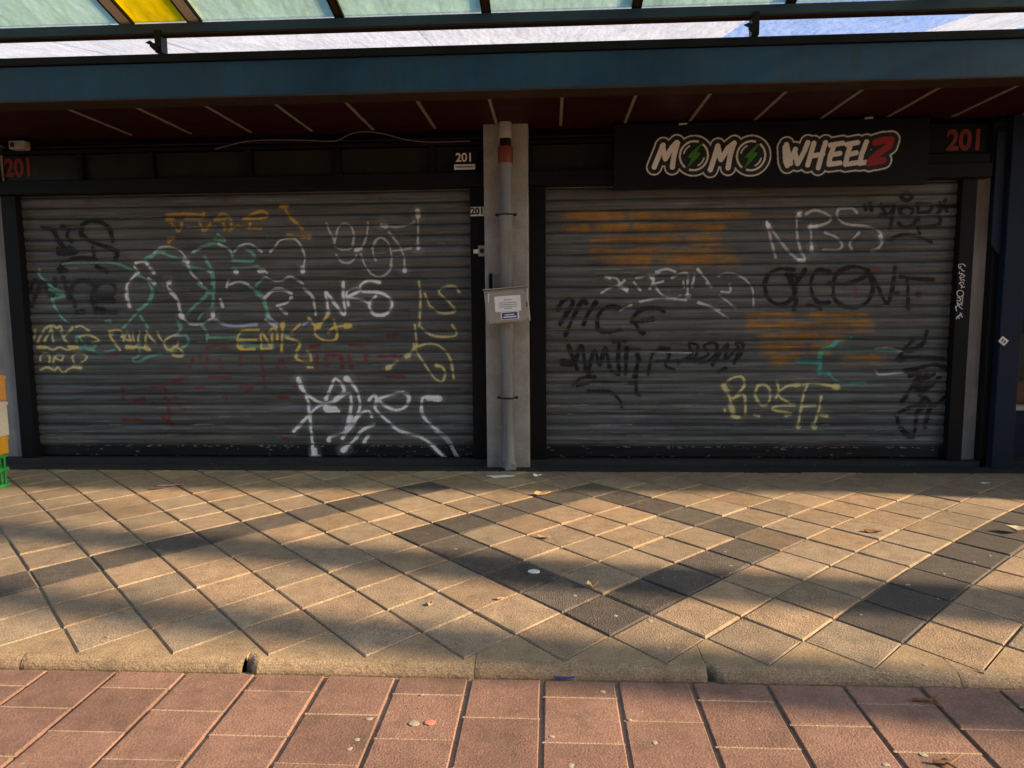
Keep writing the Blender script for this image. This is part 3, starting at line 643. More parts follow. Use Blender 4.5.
Rr('K', 4.0, 'R2', [(240, 400), (180, 395), (130, 420), (110, 470), (130, 530), (180, 555), (230, 530), (250, 480), (250, 430), (210, 420)], [(230, 420), (240, 490), (250, 540), (240, 575)], [(210, 420), (240, 470), (290, 400)], [(290, 400), (290, 420)],
   [(400, 410), (350, 400), (320, 440), (320, 500), (350, 545), (400, 545)], [(300, 560), (330, 560), (360, 572)], [(400, 460), (480, 460), (570, 420), (540, 390), (480, 390), (430, 420), (415, 480), (430, 540), (500, 570), (560, 550), (590, 490), (580, 430)],
   [(570, 400), (610, 470), (655, 550), (680, 470), (690, 390)], [(715, 430), (780, 440), (860, 445)], [(745, 450), (750, 570)], [(790, 510), (800, 512)], [(695, 505), (705, 505)], op=.85)
Rr('y', 2.5, 'R4', [(55, 350), (80, 400), (100, 480)], [(60, 345), (90, 320), (130, 315), (140, 350), (100, 400), (80, 400)], [(100, 400), (140, 390), (145, 470)], [(90, 475), (120, 480)],
   [(195, 350), (185, 390), (210, 430), (240, 420), (245, 370), (220, 345), (195, 350)], [(180, 470), (200, 475)], [(275, 335), (280, 370), (270, 400)], [(365, 345), (310, 355), (280, 390), (330, 425)],
   [(345, 430), (270, 435), (260, 450), (330, 465), (310, 475)], [(380, 345), (430, 340), (520, 355)], [(400, 340), (380, 400), (360, 515)], [(375, 435), (430, 430)], [(455, 395), (445, 450), (425, 515)], [(450, 470), (480, 475)], [(60, 450), (62, 455)], op=.95)
Rr('y', 4.6, 'R4', [(55, 350), (70, 375)], [(95, 470), (110, 480)], [(350, 348), (362, 345)], [(455, 470), (478, 474)], [(360, 512), (361, 518)], [(424, 514), (427, 520)], [(512, 354), (520, 356)], [(85, 430), (92, 455)], op=.85)
Rr('K', 4.2, 'R4', [(890, 125), (880, 165), (850, 195), (810, 210)], [(830, 165), (800, 200), (770, 245), (800, 240)], [(790, 235), (850, 235), (960, 240)], [(800, 290), (850, 280), (920, 265), (980, 285)], [(820, 310), (860, 300), (830, 350), (800, 400), (790, 415)],
   [(850, 350), (890, 300), (850, 370), (900, 340), (860, 390), (940, 320)], [(840, 360), (920, 300)], [(860, 430), (880, 400), (920, 430), (980, 380)], [(850, 430), (820, 440), (780, 460), (768, 480), (780, 520), (820, 565), (840, 530), (850, 460), (880, 430)],
   [(900, 440), (880, 520)], [(800, 545), (830, 560)], [(805, 292), (850, 284)], op=.9)

# ------------------------------------------------------------------ shutters
PITCH_S = .1015
def make_shutter(label, x0, x1, strokes, rail_x, tagged_rail=None):
    t = thing('roller_shutter', ((x0+x1)/2, 6.8, .045), label, 'roller shutter')
    z0, z1 = .165, 2.70; nx = int((x1-x0)/.0052); per = 18
    nz = int((z1-z0)/PITCH_S*per)
    xs = np.linspace(x0, x1, nx); zs = np.linspace(z0, z1, nz)
    X, Z = np.meshgrid(xs, zs); ph = ((Z-z0)/PITCH_S) % 1.0
    # curved slat: a low hump, a second shallow crown and the hooked groove between slats
    hump = np.sin(np.pi*np.clip((ph-.10)/.90, 0, 1))**.55*.017 - .0035*np.exp(-((ph-.42)/.07)**2)
    sag = .006*np.sin(X*1.7+Z*2.1)+.006*np.sin(X*4.3+1)*np.sin(Z*3.1)
    for k in range(16):
        cx, cz = rng.uniform(x0, x1), rng.uniform(.25, 1.6); sag = sag+rng.uniform(.006, .022)*np.exp(-((X-cx)/rng.uniform(.04, .16))**2-((Z-cz)/rng.uniform(.03, .09))**2)
    slat = ((Z-z0)//PITCH_S).astype(int); off = rng.normal(0, .0020, slat.max()+1)[slat]
    Y = 6.815-hump+sag*.5+off
    tint = rng.uniform(.86, 1.12, slat.max()+1)[slat]
    rgb = np.ones(X.shape+(3,))*np.array([.120, .131, .131])*tint[..., None]
    # shade painted into the grooves; highlight painted on each slat's upper curve
    rgb *= (1-.62*np.exp(-(np.minimum(ph, 1-ph)/.07)**2))[..., None]
    rgb *= (1+.14*np.exp(-((ph-.72)/.12)**2))[..., None]
    # rust bloom on the top slats and wear above the bottom rail
    rust = np.clip((np.sin(X*5.1+2*np.sin(Z*9))+np.sin(X*13.7))*.5-.55, 0, 1)*np.clip((Z-2.35)/.2, 0, 1)
    rgb += (rust*.8)[..., None]*(np.array([.12, .05, .02])-rgb)
    low = np.clip((.30-Z)/.12, 0, 1)*np.clip(.5+.5*np.sin(X*3.3+np.sin(X*11)), 0, 1)
    rgb += (low*.5)[..., None]*(np.array([.20, .17, .13])-rgb)
    prof = np.clip(-.05+1.6*np.sin(np.pi*np.clip((ph-.05)/.95, 0, 1)), .2, 1)
    cov = np.zeros_like(X); paint(rgb, X, Z, strokes, 6.8, prof, cov)
    # scratches and chips in the paint
    for k in range(70):
        cx, cz = rng.uniform(x0, x1), rng.uniform(z0, z1) if k > 30 else rng.uniform(z0, .6); ln = rng.uniform(.02, .22)
        mk = (np.abs(Z-cz-.02*(X-cx)) < .004) & (np.abs(X-cx) < ln)
        rgb[mk] += .35*(np.array([.34, .34, .33])-rgb[mk])
    o = grid_mesh('curtain', X, Y, Z, rgb, M['shutter'], t, alpha=cov)
    # bottom rail, chipped black paint that shares some of the spray
    zs = np.linspace(.052, .165, 20); X, Z = np.meshgrid(np.linspace(x0, x1, nx), zs)
    v = (Z-.052)/.113; Y = 6.792+.012*(np.clip(v/.12, 0, 1)-1)**2*0+.02*(v > .95)+.014*(v < .06)
    rgb = np.ones(X.shape+(3,))*np.array([.013, .014, .017])
    chips = np.zeros_like(X)
    for k in range(120):
        cx = rng.uniform(x0, x1); cz = rng.choice([.158, .156, .06, rng.uniform(.06, .16)])+rng.normal(0, .004)
        a, b_ = rng.uniform(.003, .022), rng.uniform(.0015, .005)
        chips = np.maximum(chips, ((X-cx)/a)**2+((Z-cz)/b_)**2 < 1)
    rgb += (chips*.75)[..., None]*(np.array([.33, .33, .32])-rgb)
    cov = np.zeros_like(X); paint(rgb, X, Z, [s for s in strokes if s[2] == 'CF'], 6.8, None, cov)
    grid_mesh('bottom_rail', X, Y, Z, rgb, M['shutter'], t, alpha=cov)
    for k, (a, b_) in enumerate(rail_x):
        m_ = MB(); m_.box(a, b_, 6.72, 6.86, .045, 2.70, .005)
        m_.build('guide_rail', M['black'], t)
        if tagged_rail is not None and k == tagged_rail:
            mm = MB()
            for P in ([(210, 120), (190, 95), (150, 95), (140, 115), (155, 140), (165, 110)], [(165, 140), (185, 165), (200, 160)], [(150, 170), (145, 190), (175, 190), (200, 215)], [(175, 195), (150, 235), (190, 225), (205, 210)],
                      [(165, 230), (160, 260), (190, 250), (200, 270)], [(155, 280), (145, 300), (175, 275), (195, 300)], [(160, 300), (185, 330), (205, 325)], [(165, 340), (180, 310)],
                      [(150, 360), (125, 380), (130, 415), (165, 425), (190, 400), (180, 370), (150, 360)], [(125, 440), (150, 435), (155, 470), (120, 465)], [(150, 440), (180, 460), (175, 500), (160, 480)],
                      [(185, 410), (182, 450)], [(110, 545), (130, 510), (125, 480), (150, 530), (180, 555)], [(105, 525), (120, 575)], [(140, 500), (180, 515)], [(155, 590), (180, 640)], [(175, 600), (130, 630), (150, 650)], [(115, 660), (130, 630), (170, 620)]):
                pts = []
                for x, y in spline(P, 6):
                    q = at(945+x*.0976, 255+y*.0976, 1, 6.716); pts.append((q[0], 6.7175, q[2]))
                mm.tube(pts, .0036, 6)
            mm.build('marker_tag', M['white'], t)
    return t
make_shutter('left graffiti covered grey roller shutter with a white tag at its lower right', -5.16, -.745, LEFT, ((-5.30, -5.152), (-.752, -.608)))
make_shutter('right graffiti covered grey roller shutter under the black shop sign', -.052, 3.69, RIGHT, ((-.197, -.045), (3.683, 3.815)), tagged_rail=1)

# ------------------------------------------------------------------ building
bld = thing('shop_building', (-.6, 7.0, 0), 'dark shop front with two closed bays, concrete pier and black upper panels', 'shop building')
SOF = 3.127
MB().box(-.607, -.203, 6.60, 7.0, -.02, SOF+.10, .008).build('pier', M['pier'], bld)
MB().box(-5.95, -5.305, 6.79, 7.0, .04, SOF-.02, .006).build('pier', M['pier_side'], bld)
MB().box(3.82, 4.02, 6.79, 7.0, .04, 2.685, .006).build('pier', M['pier_side'], bld)
for x0, x1 in ((-5.35, -.612), (-.198, 3.90)):
    MB().box(x0, x1, 6.655, 6.98, 2.615, 2.742, .006).build('shutter_header', M['black'], bld)
    n = 5 if x0 < -2 else 4
    e = [-5.35, -4.50, -3.80, -2.85, -2.0, -1.1, -.612] if x0 < -2 else [-.198, .60, 1.5, 2.4, 3.28]
    xe = e[-1]
    for a, b_ in zip(e, e[1:]):
        MB().box(a+.03, b_-.03, 6.80, 6.83, 2.745, 3.0, .002).build('transom_panel', M['transom'], bld)
    m_ = MB()
    for a in e: m_.box(a-.028, a+.028, 6.735, 6.84, 2.744, 3.005, .004)
    m_.box(x0, xe, 6.74, 6.85, 3.008, 3.04, .004)
    m_.build('transom_frame', M['black'], bld)
    MB().box(x0, xe, 6.77, 6.80, 3.062, 3.078, .002).build('transom_trim', M['dark_metal'], bld)
MB().box(3.315, 3.93, 6.74, 6.84, 2.84, 3.10, .005).build('number_panel', M['black'], bld)
MB().box(3.315, 3.90, 6.70, 6.84, 2.745, 2.832, .005).build('number_panel', M['black'], bld)
MB().box(3.905, 4.028, 6.69, 6.88, 2.69, 3.10, .005).build('pier_cap', M['black'], bld)
MB().box(-8.5, 15, 6.90, 7.0, 3.06, 3.62, 0).build('upper_wall', M['black'], bld)
MB().box(-8.6, 15.1, 7.01, 13.0, 3.3, 3.5, .01).build('roof', M['roofing'], bld)
MB().box(-5.96, 4.1, 7.005, 7.06, -.02, 3.1, 0).build('back_wall', M['black'], bld)
MB().box(-8.5, -5.96, 6.85, 7.0, -.02, 3.1, .006).build('end_wall', M['brick'], bld)

# ------------------------------------------------------------------ canopy
can = thing('glass_canopy', (0, 5.44, SOF), 'long navy steel canopy with coloured glass roof and red boarded soffit over both shutters', 'canopy')
CX0, CX1 = -7.6, 13.5
m_ = MB(); m_.box(CX0, CX1, 5.452, 5.60, SOF-.018, 3.365, .004)
beam = m_.build('fascia_beam', M['navy'], can)
MB().box(CX0, CX1, 5.43, 5.64, SOF-.033, SOF-.020, .003).build('beam_flange', M['flange'], can)
m_ = MB(); m_.box(CX0, CX1, 5.435, 5.66, 3.368, 3.428, .006); m_.build('gutter', M['black'], can)
MB().box(CX0, CX1, 5.645, 6.90, SOF+.02, SOF+.05, 0).build('soffit', M['brown_soffit'], can)
for k in range(-6, 22):
    x = -.481+.5735*k
    if CX0 < x < CX1: MB().box(x-.013, x+.013, 5.66, 6.66, SOF+.008, SOF+.018, .002).build('cover_strip', M['strip'], can)
BY = 5.45
m_ = MB(); m_.prism([(BY, 3.582), (BY+.07, 3.582), (BY+.07, 3.65), (BY, 3.65)], 0, CX0, CX1)
bar = m_.build('glazing_bar', M['bar_paint'], can)
MB().box(CX0, CX1, BY+.004, BY+.085, 3.572, 3.5805, .002).build('bar_underside', M['flange'], can)
for px, py in ((158, 42), (755, 22)):
    x = at(px, py, 1, BY)[0]
    m_ = MB(); m_.box(x-.022, x+.03, BY-.012, BY+.08, 3.44, 3.60, .003)
    m_.prism([(x-.085, 3.505), (x-.05, 3.49), (x-.05, 3.475), (x-.02, 3.448), (x+.0, 3.448), (x+.0, 3.47), (x+.02, 3.475), (x+.02, 3.50), (x-.02, 3.50), (x-.045, 3.52), (x-.06, 3.515)], 1, BY-.03, BY-.014)
    m_.build('bracket', M['black'], can)
for x in (-6.3, 4.9, 8.4, 11.9):
    MB().box(x-.022, x+.03, BY-.012, BY+.08, 3.44, 3.60, .003).build('bracket', M['black'], can)
SL = .256
FY = 4.2                      # front edge of the glass
def zr(y): return 3.665+(BY+.03-y)*SL
raf = [-7.4, -5.91, -4.81, -3.21, -2.68]+[-1.57+1.10*k for k in range(14)]
for x in raf:
    if x > CX1: break
    m_ = MB()
    hw = .05 if x in (-3.21, -2.68) else .03
    m_.prism([(BY+.05, zr(BY+.05)), (FY, zr(FY)), (FY, zr(FY)+.07), (BY+.05, zr(BY+.05)+.07)], 0, x-hw, x+hw)
    r_ = m_.build('rafter', M['rafter_paint'] if hw > .04 else M['flange'], can)
    m_ = MB()
    for sx in (-1, 1):
        m_.prism([(BY+.05, zr(BY+.05)-.004), (FY, zr(FY)-.004), (FY, zr(FY)+.02), (BY+.05, zr(BY+.05)+.02)], 0, x+sx*hw-.006, x+sx*hw+.006)
    m_.build('gasket', M['black'], r_)
for a, b_ in zip(raf, raf[1:]):
    m_ = MB(); m_.prism([(BY+.06, zr(BY+.06)+.025), (FY-.05, zr(FY-.05)+.025), (FY-.05, zr(FY-.05)+.035), (BY+.06, zr(BY+.06)+.035)], 0, a+.02, b_-.02)
    g_ = m_.build('glass_panel', M['glass_yellow'] if abs(a+3.21) < .01 else M['glass_green'], can)
    if abs(a+3.21) < .01: g_['label'] = 'yellow glass panel'
# rear glass between beam and building, nearly level
zr2 = lambda y: 3.67+(y-BY)*.20
re = [-7.6, -5.9, -4.3, -3.40, -1.11, 1.17, 1.60, 3.42, 4.22, 4.4]+[4.4+1.3*k for k in range(1, 8)]
for a, b_ in zip(re, re[1:]):
    m_ = MB(); m_.prism([(BY+.10, zr2(BY+.10)), (7.24, zr2(7.24)), (7.24, zr2(7.24)+.008), (BY+.10, zr2(BY+.10)+.008)], 0, a+.004, b_-.004)
    m_.build('glass_panel', M['glass_clear'] if a in (1.60, 4.22) else M['glass_white'], can)

# ------------------------------------------------------------------ downpipe
pc = (-.402, 6.525)
dp = thing('drainpipe', (pc[0], pc[1], 0), 'grey galvanised drainpipe with orange collar running down the concrete pier', 'drainpipe')
def lathe(name, mat, prof, parent, cx, cy, seg=28, lean=0):
    m_ = MB(); m_.tube([(cx+lean*z, cy, z) for z, r in prof], 0, seg, True, [r for z, r in prof]); return m_.build(name, mat, parent, True)
lathe('pipe', M['pipe'], [(.07, .058), (.66, .058), (.665, .063), (.72, .063), (.725, .058), (2.30, .058), (2.305, .062), (2.36, .062), (2.365, .058), (2.74, .058), (2.745, .064), (2.785, .064)], dp, *pc)
lathe('collar', M['orange_pipe'], [(2.785, .067), (2.80, .069), (2.92, .069), (2.93, .066)], dp, *pc)
lathe('pipe_socket', M['black'], [(2.93, .05), (3.0, .05)], dp, *pc)
lathe('pipe_stub', M['white_pipe'], [(3.0, .052), (3.01, .058), (3.14, .058)], dp, *pc)
m_ = MB(); m_.tube([(pc[0]+.002, pc[1], .09), (pc[0]+.005, pc[1]-.005, .05), (pc[0]+.02, pc[1]-.03, .018), (pc[0]+.03, pc[1]-.06, .012)], .06, 20, True, [.060, .062, .060, .05]); m_.build('shoe', M['pipe'], dp, True)
for z in (.672, 2.335):
    m_ = MB(); m_.tube([(pc[0]+.067*math.cos(a), pc[1]+.067*math.sin(a), z) for a in np.linspace(0, 2*math.pi, 25)], .007, 6)
    for sx in (-1, 1):
        m_.box(pc[0]+sx*.082-.016, pc[0]+sx*.082+.016, pc[1]-.012, pc[1]+.012, z-.011, z+.011, .003)
    m_.tube([(pc[0], pc[1]+.06, z), (pc[0], 6.61, z)], .008, 6)
    m_.build('bracket', M['dark_metal'], dp)

# ------------------------------------------------------------------ metal box on the pier
bx = thing('metal_box', (-.389, 6.40, 1.52), 'small tilted steel box with taped paper notice and blue label in front of the pipe', 'utility box')
T = Matrix.Translation((-.389, 6.40, 1.518)) @ Matrix.Rotation(R(-4.4), 4, 'Y')
TB = lambda *a, **k: dict(mat=T)
MB().box(-.195, .195, -.055, .05, -.150, .150, .006, T).build('body', M['box_metal'], bx)
MB().box(-.188, .188, -.064, -.057, -.140, .132, .003, T).build('door', M['box_metal'], bx)
MB().box(-.202, .205, -.085, .06, .152, .162, .003, T).build('lid', M['box_metal'], bx)
T2 = T @ Matrix.Rotation(R(1.0), 4, 'Y')
pn = MB().box(-.108, .125, -.0675, -.066, -.050, .088, 0, T2).build('paper_notice', M['paper'], bx)
m_ = MB()
for k, (z, w_) in enumerate(((.052, .035), (.028, .075), (.010, .085), (-.008, .08), (-.024, .035))): m_.box(.008-w_, .008+w_, -.0690, -.0682, z-.003, z+.003, 0, T2)
m_.build('text_lines', M['ink'], pn)
bl = MB().box(-.062, .100, -.0675, -.066, -.122, -.054, 0, T).build('label_backing', M['paper'], bx)
MB().box(-.052, .086, -.0695, -.0682, -.117, -.060, 0, T).build('blue_label', M['blue_label'], bl)
m_ = MB(); m_.box(-.028, .060, -.0708, -.0700, -.084, -.076, 0, T); m_.box(-.040, .076, -.0708, -.0700, -.105, -.094, 0, T); m_.build('label_text', M['white'], bl)
for sx in (-.178, .176):
    for sz in (-.128, .120): MB().tube([T @ Vector((sx, -.064, sz)), T @ Vector((sx, -.068, sz))], .006, 10).build('screw', M['dark_metal'], bx)
MB().box(.172, .182, -.070, -.064, -.02, .02, .002, T).build('lock', M['dark_metal'], bx)
m_ = MB(); m_.box(-.172, -.164, -.067, -.0645, .02, .10, .001, T @ Matrix.Rotation(R(8), 4, 'Y')); m_.build('scratch_tape', M['paper'], bx)
# steel door pull on the pier
hk = thing('pull_handle', (-.555, 6.59, 1.75), 'small looped steel handle fixed to the pier left of the pipe', 'handle')
p_ = [(-.575, 6.585, 1.65), (-.575, 6.57, 1.70), (-.575, 6.57, 1.79), (-.565, 6.57, 1.815), (-.55, 6.57, 1.822), (-.535, 6.57, 1.815), (-.527, 6.57, 1.79), (-.527, 6.57, 1.70), (-.527, 6.585, 1.65)]
MB().tube(p_, .008, 10).build('loop', M['pipe'], hk, True)
MB().box(-.573, -.529, 6.588, 6.598, 1.64, 1.815, .003).build('back_plate', M['black'], hk)

# ------------------------------------------------------------------ numbers and stickers
def text_mesh(name, s, size, mat, loc, parent=None, bold=.0, sx=1.0, depth=.002):
    cu = bpy.data.curves.new('t', 'FONT'); cu.body = s; cu.size = size; cu.offset = bold; cu.extrude = depth; cu.align_x = 'CENTER'; cu.align_y = 'CENTER'
    o = bpy.data.objects.new('t', cu); COL.objects.link(o)
    dg = bpy.context.evaluated_depsgraph_get(); me = bpy.data.meshes.new_from_object(o.evaluated_get(dg))
    bpy.data.objects.remove(o); bpy.data.curves.remove(cu)
    me.transform(Matrix.Translation(loc) @ Matrix.Rotation(R(90), 4, 'X') @ Matrix.Diagonal((sx, 1, 1, 1)))
    me.name = name; me.materials.clear(); me.materials.append(mat); return link(name, me, parent)
q = at(19, 168.5, 1, 6.795)
tag(text_mesh('house_number', '201', .235, M['red_digit'], (q[0], 6.794, q[2]), None, .008, .82), 'red house number 201 on the panel at the far left end', 'house number')
q = at(965, 141, 1, 6.737)
tag(text_mesh('house_number', '201', .245, M['red_digit'], (q[0], 6.7355, q[2]), None, .008, .88), 'red house number 201 right of the black shop sign', 'house number')
q = at(464.5, 162, 1, 6.73)
npl = thing('number_plate', (q[0], 6.735, q[2]), 'white 201 figures with a small white strip beneath, above the left shutter', 'number plate')
MB().box(q[0]-.115, q[0]+.125, 6.718, 6.7335, q[2]-.10, q[2]+.10, .003).build('plate', M['black'], npl)
text_mesh('figures', '201', .108, M['white'], (q[0], 6.716, q[2]+.035), npl, .002, 1.0)
MB().box(q[0]-.095, q[0]+.10, 6.713, 6.717, q[2]-.072, q[2]-.024, .001).build('name_strip', M['white'], npl)
MB().box(q[0]-.08, q[0]+.08, 6.7115, 6.7125, q[2]-.054, q[2]-.040, 0).build('strip_text', M['ink'], npl)
q = at(477.3, 211.5, 1, 6.715)
st = thing('number_sticker', (q[0], 6.718, q[2]), 'white rectangular sticker with black 201 on the guide rail', 'sticker')
MB().box(q[0]-.062, q[0]+.062, 6.713, 6.718, q[2]-.042, q[2]+.042, .001).build('backing', M['white'], st)
text_mesh('figures', '201', .085, M['black_print'], (q[0], 6.711, q[2]), st, .003, 1.0)
q = at(480, 251, 1, 6.71)
ks = thing('key_switch', (q[0], 6.718, q[2]), 'grey square key switch on the rail of the left shutter', 'key switch')
MB().box(q[0]-.015, q[0]+.055, 6.69, 6.718, q[2]-.05, q[2]+.05, .006).build('housing', M['box_metal'], ks)
m_ = MB(); m_.tube([(q[0]+.02, 6.692, q[2]), (q[0]+.02, 6.683, q[2])], .022, 18); m_.build('key_cylinder', M['dark_metal'], ks)
MB().box(q[0]-.062, q[0]-.016, 6.708, 6.718, q[2]-.022, q[2]+.016, .002).build('tab', M['white'], ks)
# small pale sensor box high at left, and the slack cable
q = at(19, 146, 1, 6.70)
sb = thing('sensor_box', (q[0], 6.74, q[2]), 'small pale rectangular sensor box above the red number at far left', 'sensor')
MB().box(q[0]-.06, q[0]+.09, 6.64, 6.735, q[2]-.04, q[2]+.04, .01).build('housing', M['white_pipe'], sb)
MB().box(q[0]-.04, q[0]+.0, 6.634, 6.6385, q[2]-.02, q[2]+.02, .001).build('lens', M['dark_metal'], sb)
pts = [at(x, y, 1, 6.70) for x, y in spline([(215, 149), (250, 141), (300, 140), (335, 141), (350, 134), (366, 131.5), (385, 134), (405, 139.5), (430, 142), (470, 141)], 6)]
tag(MB().tube([tuple(p) for p in pts], .006, 6).build('cable', M['rubber'], None, True), 'slack pale cable looping under the soffit above the left shutter', 'cable')
# small downlights under the sign top
for px, py, lab in ((683, 124, 'small pale lamp clip above the left half of the sign'), (869, 118, 'small pale lamp clip above the red letter end of the sign')):
    q = at(px, py, 1, 6.55)
    o = thing('lamp_clip', (q[0], 6.55, SOF), lab, 'lamp clip')
    m_ = MB(); m_.tube([(q[0], 6.55, SOF+.02), (q[0], 6.55, q[2]+.01)], .008, 8); m_.build('stem', M['dark_metal'], o)
    m_ = MB(); m_.tube([(q[0]-.035, 6.55, q[2]), (q[0]+.035, 6.55, q[2]+.004)], .010, 10); m_.build('lamp_head', M['white_pipe'], o)

# ------------------------------------------------------------------ shop sign
SY = 6.585
a0 = at(614, 125, 1, SY); a1 = at(927, 186, 1, SY)
sg = thing('shop_sign', ((a0[0]+a1[0])/2, SY+.03, a1[2]), 'black shop sign lettered MOMO WHEELZ in white with green bolts and a red last letter', 'shop sign')
MB().box(a0[0], a1[0], SY, SY+.065, 2.552, SOF-.01, .004).build('board', M['sign_board'], sg)
def sgpx(X, Y, which):
    s = 140/1024; return ((635 if which == 0 else 770)+X*s, 120+Y*s)
def poly_field(X, Z, strokes):
    d = np.full(X.shape, 9.0)
    for pts, r in strokes:
        for (a, b_) in zip(pts, pts[1:]):
            ab = b_-a; L2 = max(1e-9, ab@ab)
            t_ = np.clip(((X-a[0])*ab[0]+(Z-a[1])*ab[1])/L2, 0, 1)
            d = np.minimum(d, np.hypot(X-a[0]-t_*ab[0], Z-a[1]-t_*ab[1])-r)
    return d
def S_(which, wpx, *lists):
    out = []
    for pl in lists:
        P = [at(*sgpx(x, y, which), 1, SY)[[0, 2]] for x, y in pl]
        out.append((P, wpx*.5*140/1024*SY/FPX))
    return out
xs = np.arange(a0[0]+.15, a1[0]-.15, .0035); zs = np.arange(2.62, 3.07, .0035); X, Z = np.meshgrid(xs, zs)
white = S_(0, 36, [(140, 345), (170, 270), (205, 185)], [(200, 190), (215, 255), (222, 285)], [(222, 285), (270, 200), (305, 165)], [(310, 170), (285, 260), (272, 345)],
           [(550, 365), (575, 290), (605, 190)], [(605, 190), (615, 250), (628, 290)], [(628, 290), (680, 205), (725, 170)], [(722, 172), (695, 260), (680, 350)])
white += S_(1, 34, [(120, 180), (135, 250), (150, 320)], [(140, 315), (185, 215)], [(180, 235), (200, 320)], [(205, 315), (250, 230), (275, 165)], [(108, 200), (112, 300), (125, 335)],
            [(320, 170), (300, 240), (275, 330)], [(405, 165), (375, 260), (352, 350)], [(300, 265), (385, 250)], [(470, 180), (440, 260), (430, 320)], [(440, 185), (530, 170)], [(450, 255), (510, 245)], [(430, 325), (510, 315)],
            [(590, 175), (565, 255), (552, 318)], [(560, 180), (640, 165)], [(570, 255), (630, 240)], [(550, 325), (640, 312)], [(705, 160), (670, 250), (655, 315)], [(655, 318), (700, 310)])
red = S_(1, 46, [(770, 165), (820, 150), (885, 145), (870, 190), (800, 240), (740, 290), (725, 315)], [(730, 310), (780, 305), (825, 295)])
dW = poly_field(X, Z, white); dR = poly_field(X, Z, red)
discs = []; ring = np.full(X.shape, 9.0); arc = np.full(X.shape, 9.0)
for cx, cy in ((430, 262), (848, 262)):
    c0 = at(*sgpx(cx, cy, 0), 1, SY)[[0, 2]]; k = 140/1024*SY/FPX
    rr = np.hypot((X-c0[0]), (Z-c0[1])*.98)
    ring = np.minimum(ring, np.abs(rr-97*k)-7*k)
    ang = np.arctan2(Z-c0[1], X-c0[0])
    gap_ = (np.abs(((ang-R(62)+np.pi) % (2*np.pi))-np.pi) < .16) | (np.abs(((ang-R(242)+np.pi) % (2*np.pi))-np.pi) < .16)
    ring = np.where(gap_, np.maximum(ring, .004), ring)
    in_ = np.abs(rr-72*k)-5*k; sel = (np.abs(((ang-R(140)+np.pi) % (2*np.pi))-np.pi) < .5) | (np.abs(((ang-R(-40)+np.pi) % (2*np.pi))-np.pi) < .5)
    arc = np.minimum(arc, np.where(sel, in_, 9.0))
    discs.append(rr-100*k)
dO = np.minimum(*discs)
def inside(poly):
    P = [at(*sgpx(x, y, 0), 1, SY)[[0, 2]] for x, y in poly]; c = np.zeros(X.shape, bool)
    for a, b_ in zip(P, P[1:]+P[:1]):
        cond = (a[1] > Z) != (b_[1] > Z); xx = (b_[0]-a[0])*(Z-a[1])/(b_[1]-a[1]+1e-12)+a[0]; c ^= cond & (X < xx)
    return c
bolt = np.zeros(X.shape, bool)
for dx in (0, 418):
    bolt |= inside([(x+dx, y) for x, y in ((480, 175), (395, 255), (385, 275), (415, 278), (375, 360), (470, 262), (478, 240), (447, 238), (490, 175))])
hull = np.minimum(np.minimum(dW, dR), dO)
k = 140/1024*SY/FPX
LW = np.array((.84, .80, .76)); rgb = np.zeros(X.shape+(3,))+np.array((.006, .006, .007))
edge = np.abs(hull-34*k) < 5.0*k
rgb[edge] = LW*.85
rgb[(ring < 0) | (arc < 0)] = LW*.9
rgb[dW < 0] = LW
rgb[bolt] = (.045, .22, .02)
rgb[(dR < 0)] = (.36, .012, .02)
lt = grid_mesh('lettering', X, np.full(X.shape, SY-.004), Z, rgb, M['letters'], sg, False, hull < 42*k)

# ------------------------------------------------------------------ neighbouring column and shop window
cl = thing('steel_column', (4.1, 6.68, 0), 'navy steel column at the right edge carrying a small white diamond sticker', 'column')
MB().box(4.03, 4.215, 6.62, 6.80, -.01, SOF+.01, .006).build('post', M['navy_dark'], cl)
MB().box(3.965, 4.027, 6.70, 6.83, -.01, SOF+.01, .004).build('cover_plate', M['black'], cl)
m_ = MB(); m_.prism([(3.93, 3.0), (4.02, 3.0), (4.02, 1.93), (3.985, 1.96), (3.935, 2.03)], 1, 6.67, 6.697); m_.build('side_casing', M['navy_dark'], cl)
q = at(1003.5, 341, 1, 6.615)
m_ = MB(); m_.box(-.035, .035, -.001, .002, -.03, .03, 0, Matrix.Translation((q[0], 6.616, q[2])) @ Matrix.Rotation(R(38), 4, 'Y')); stk = m_.build('sticker', M['white'], cl)
m_ = MB()
for dx in (-.012, .012): m_.box(dx-.006, dx+.006, -.003, -.0015, -.014, .014, 0, Matrix.Translation((q[0], 6.616, q[2])) @ Matrix.Rotation(R(38), 4, 'Y'))
m_.build('sticker_mark', M['black_print'], stk)
nb = thing('shop_window', (5.4, 6.95, 0), 'neighbouring shop window with pale sill and dark base behind the navy column', 'shop window')
MB().box(4.225, 6.8, 6.86, 6.98, -.01, .50, .005).build('base_panel', M['navy_dark'], nb)
MB().box(4.225, 6.8, 6.82, 7.0, .505, .545, .004).build('sill', M['sill'], nb)
MB().box(4.225, 6.8, 6.905, 6.912, .55, 2.6).build('pane', M['pane'], nb)
m_ = MB(); m_.box(4.225, 4.29, 6.87, 6.96, .55, 2.6, .004); m_.box(5.5, 5.56, 6.87, 6.96, .55, 2.6, .004); m_.box(4.225, 6.8, 6.87, 6.96, 2.605, 3.1, .004); m_.build('frame', M['navy_dark'], nb)
MB().box(4.225, 6.8, 7.6, 7.65, .5, 2.7).build('back_board', M['transom'], nb)
MB().box(4.225, 6.8, 6.99, 7.6, .5, .54).build('display_shelf', M['flange'], nb)
gd = thing('display_box', (4.55, 7.2, .54), 'reddish box of goods standing low in the shop window at right', 'box')
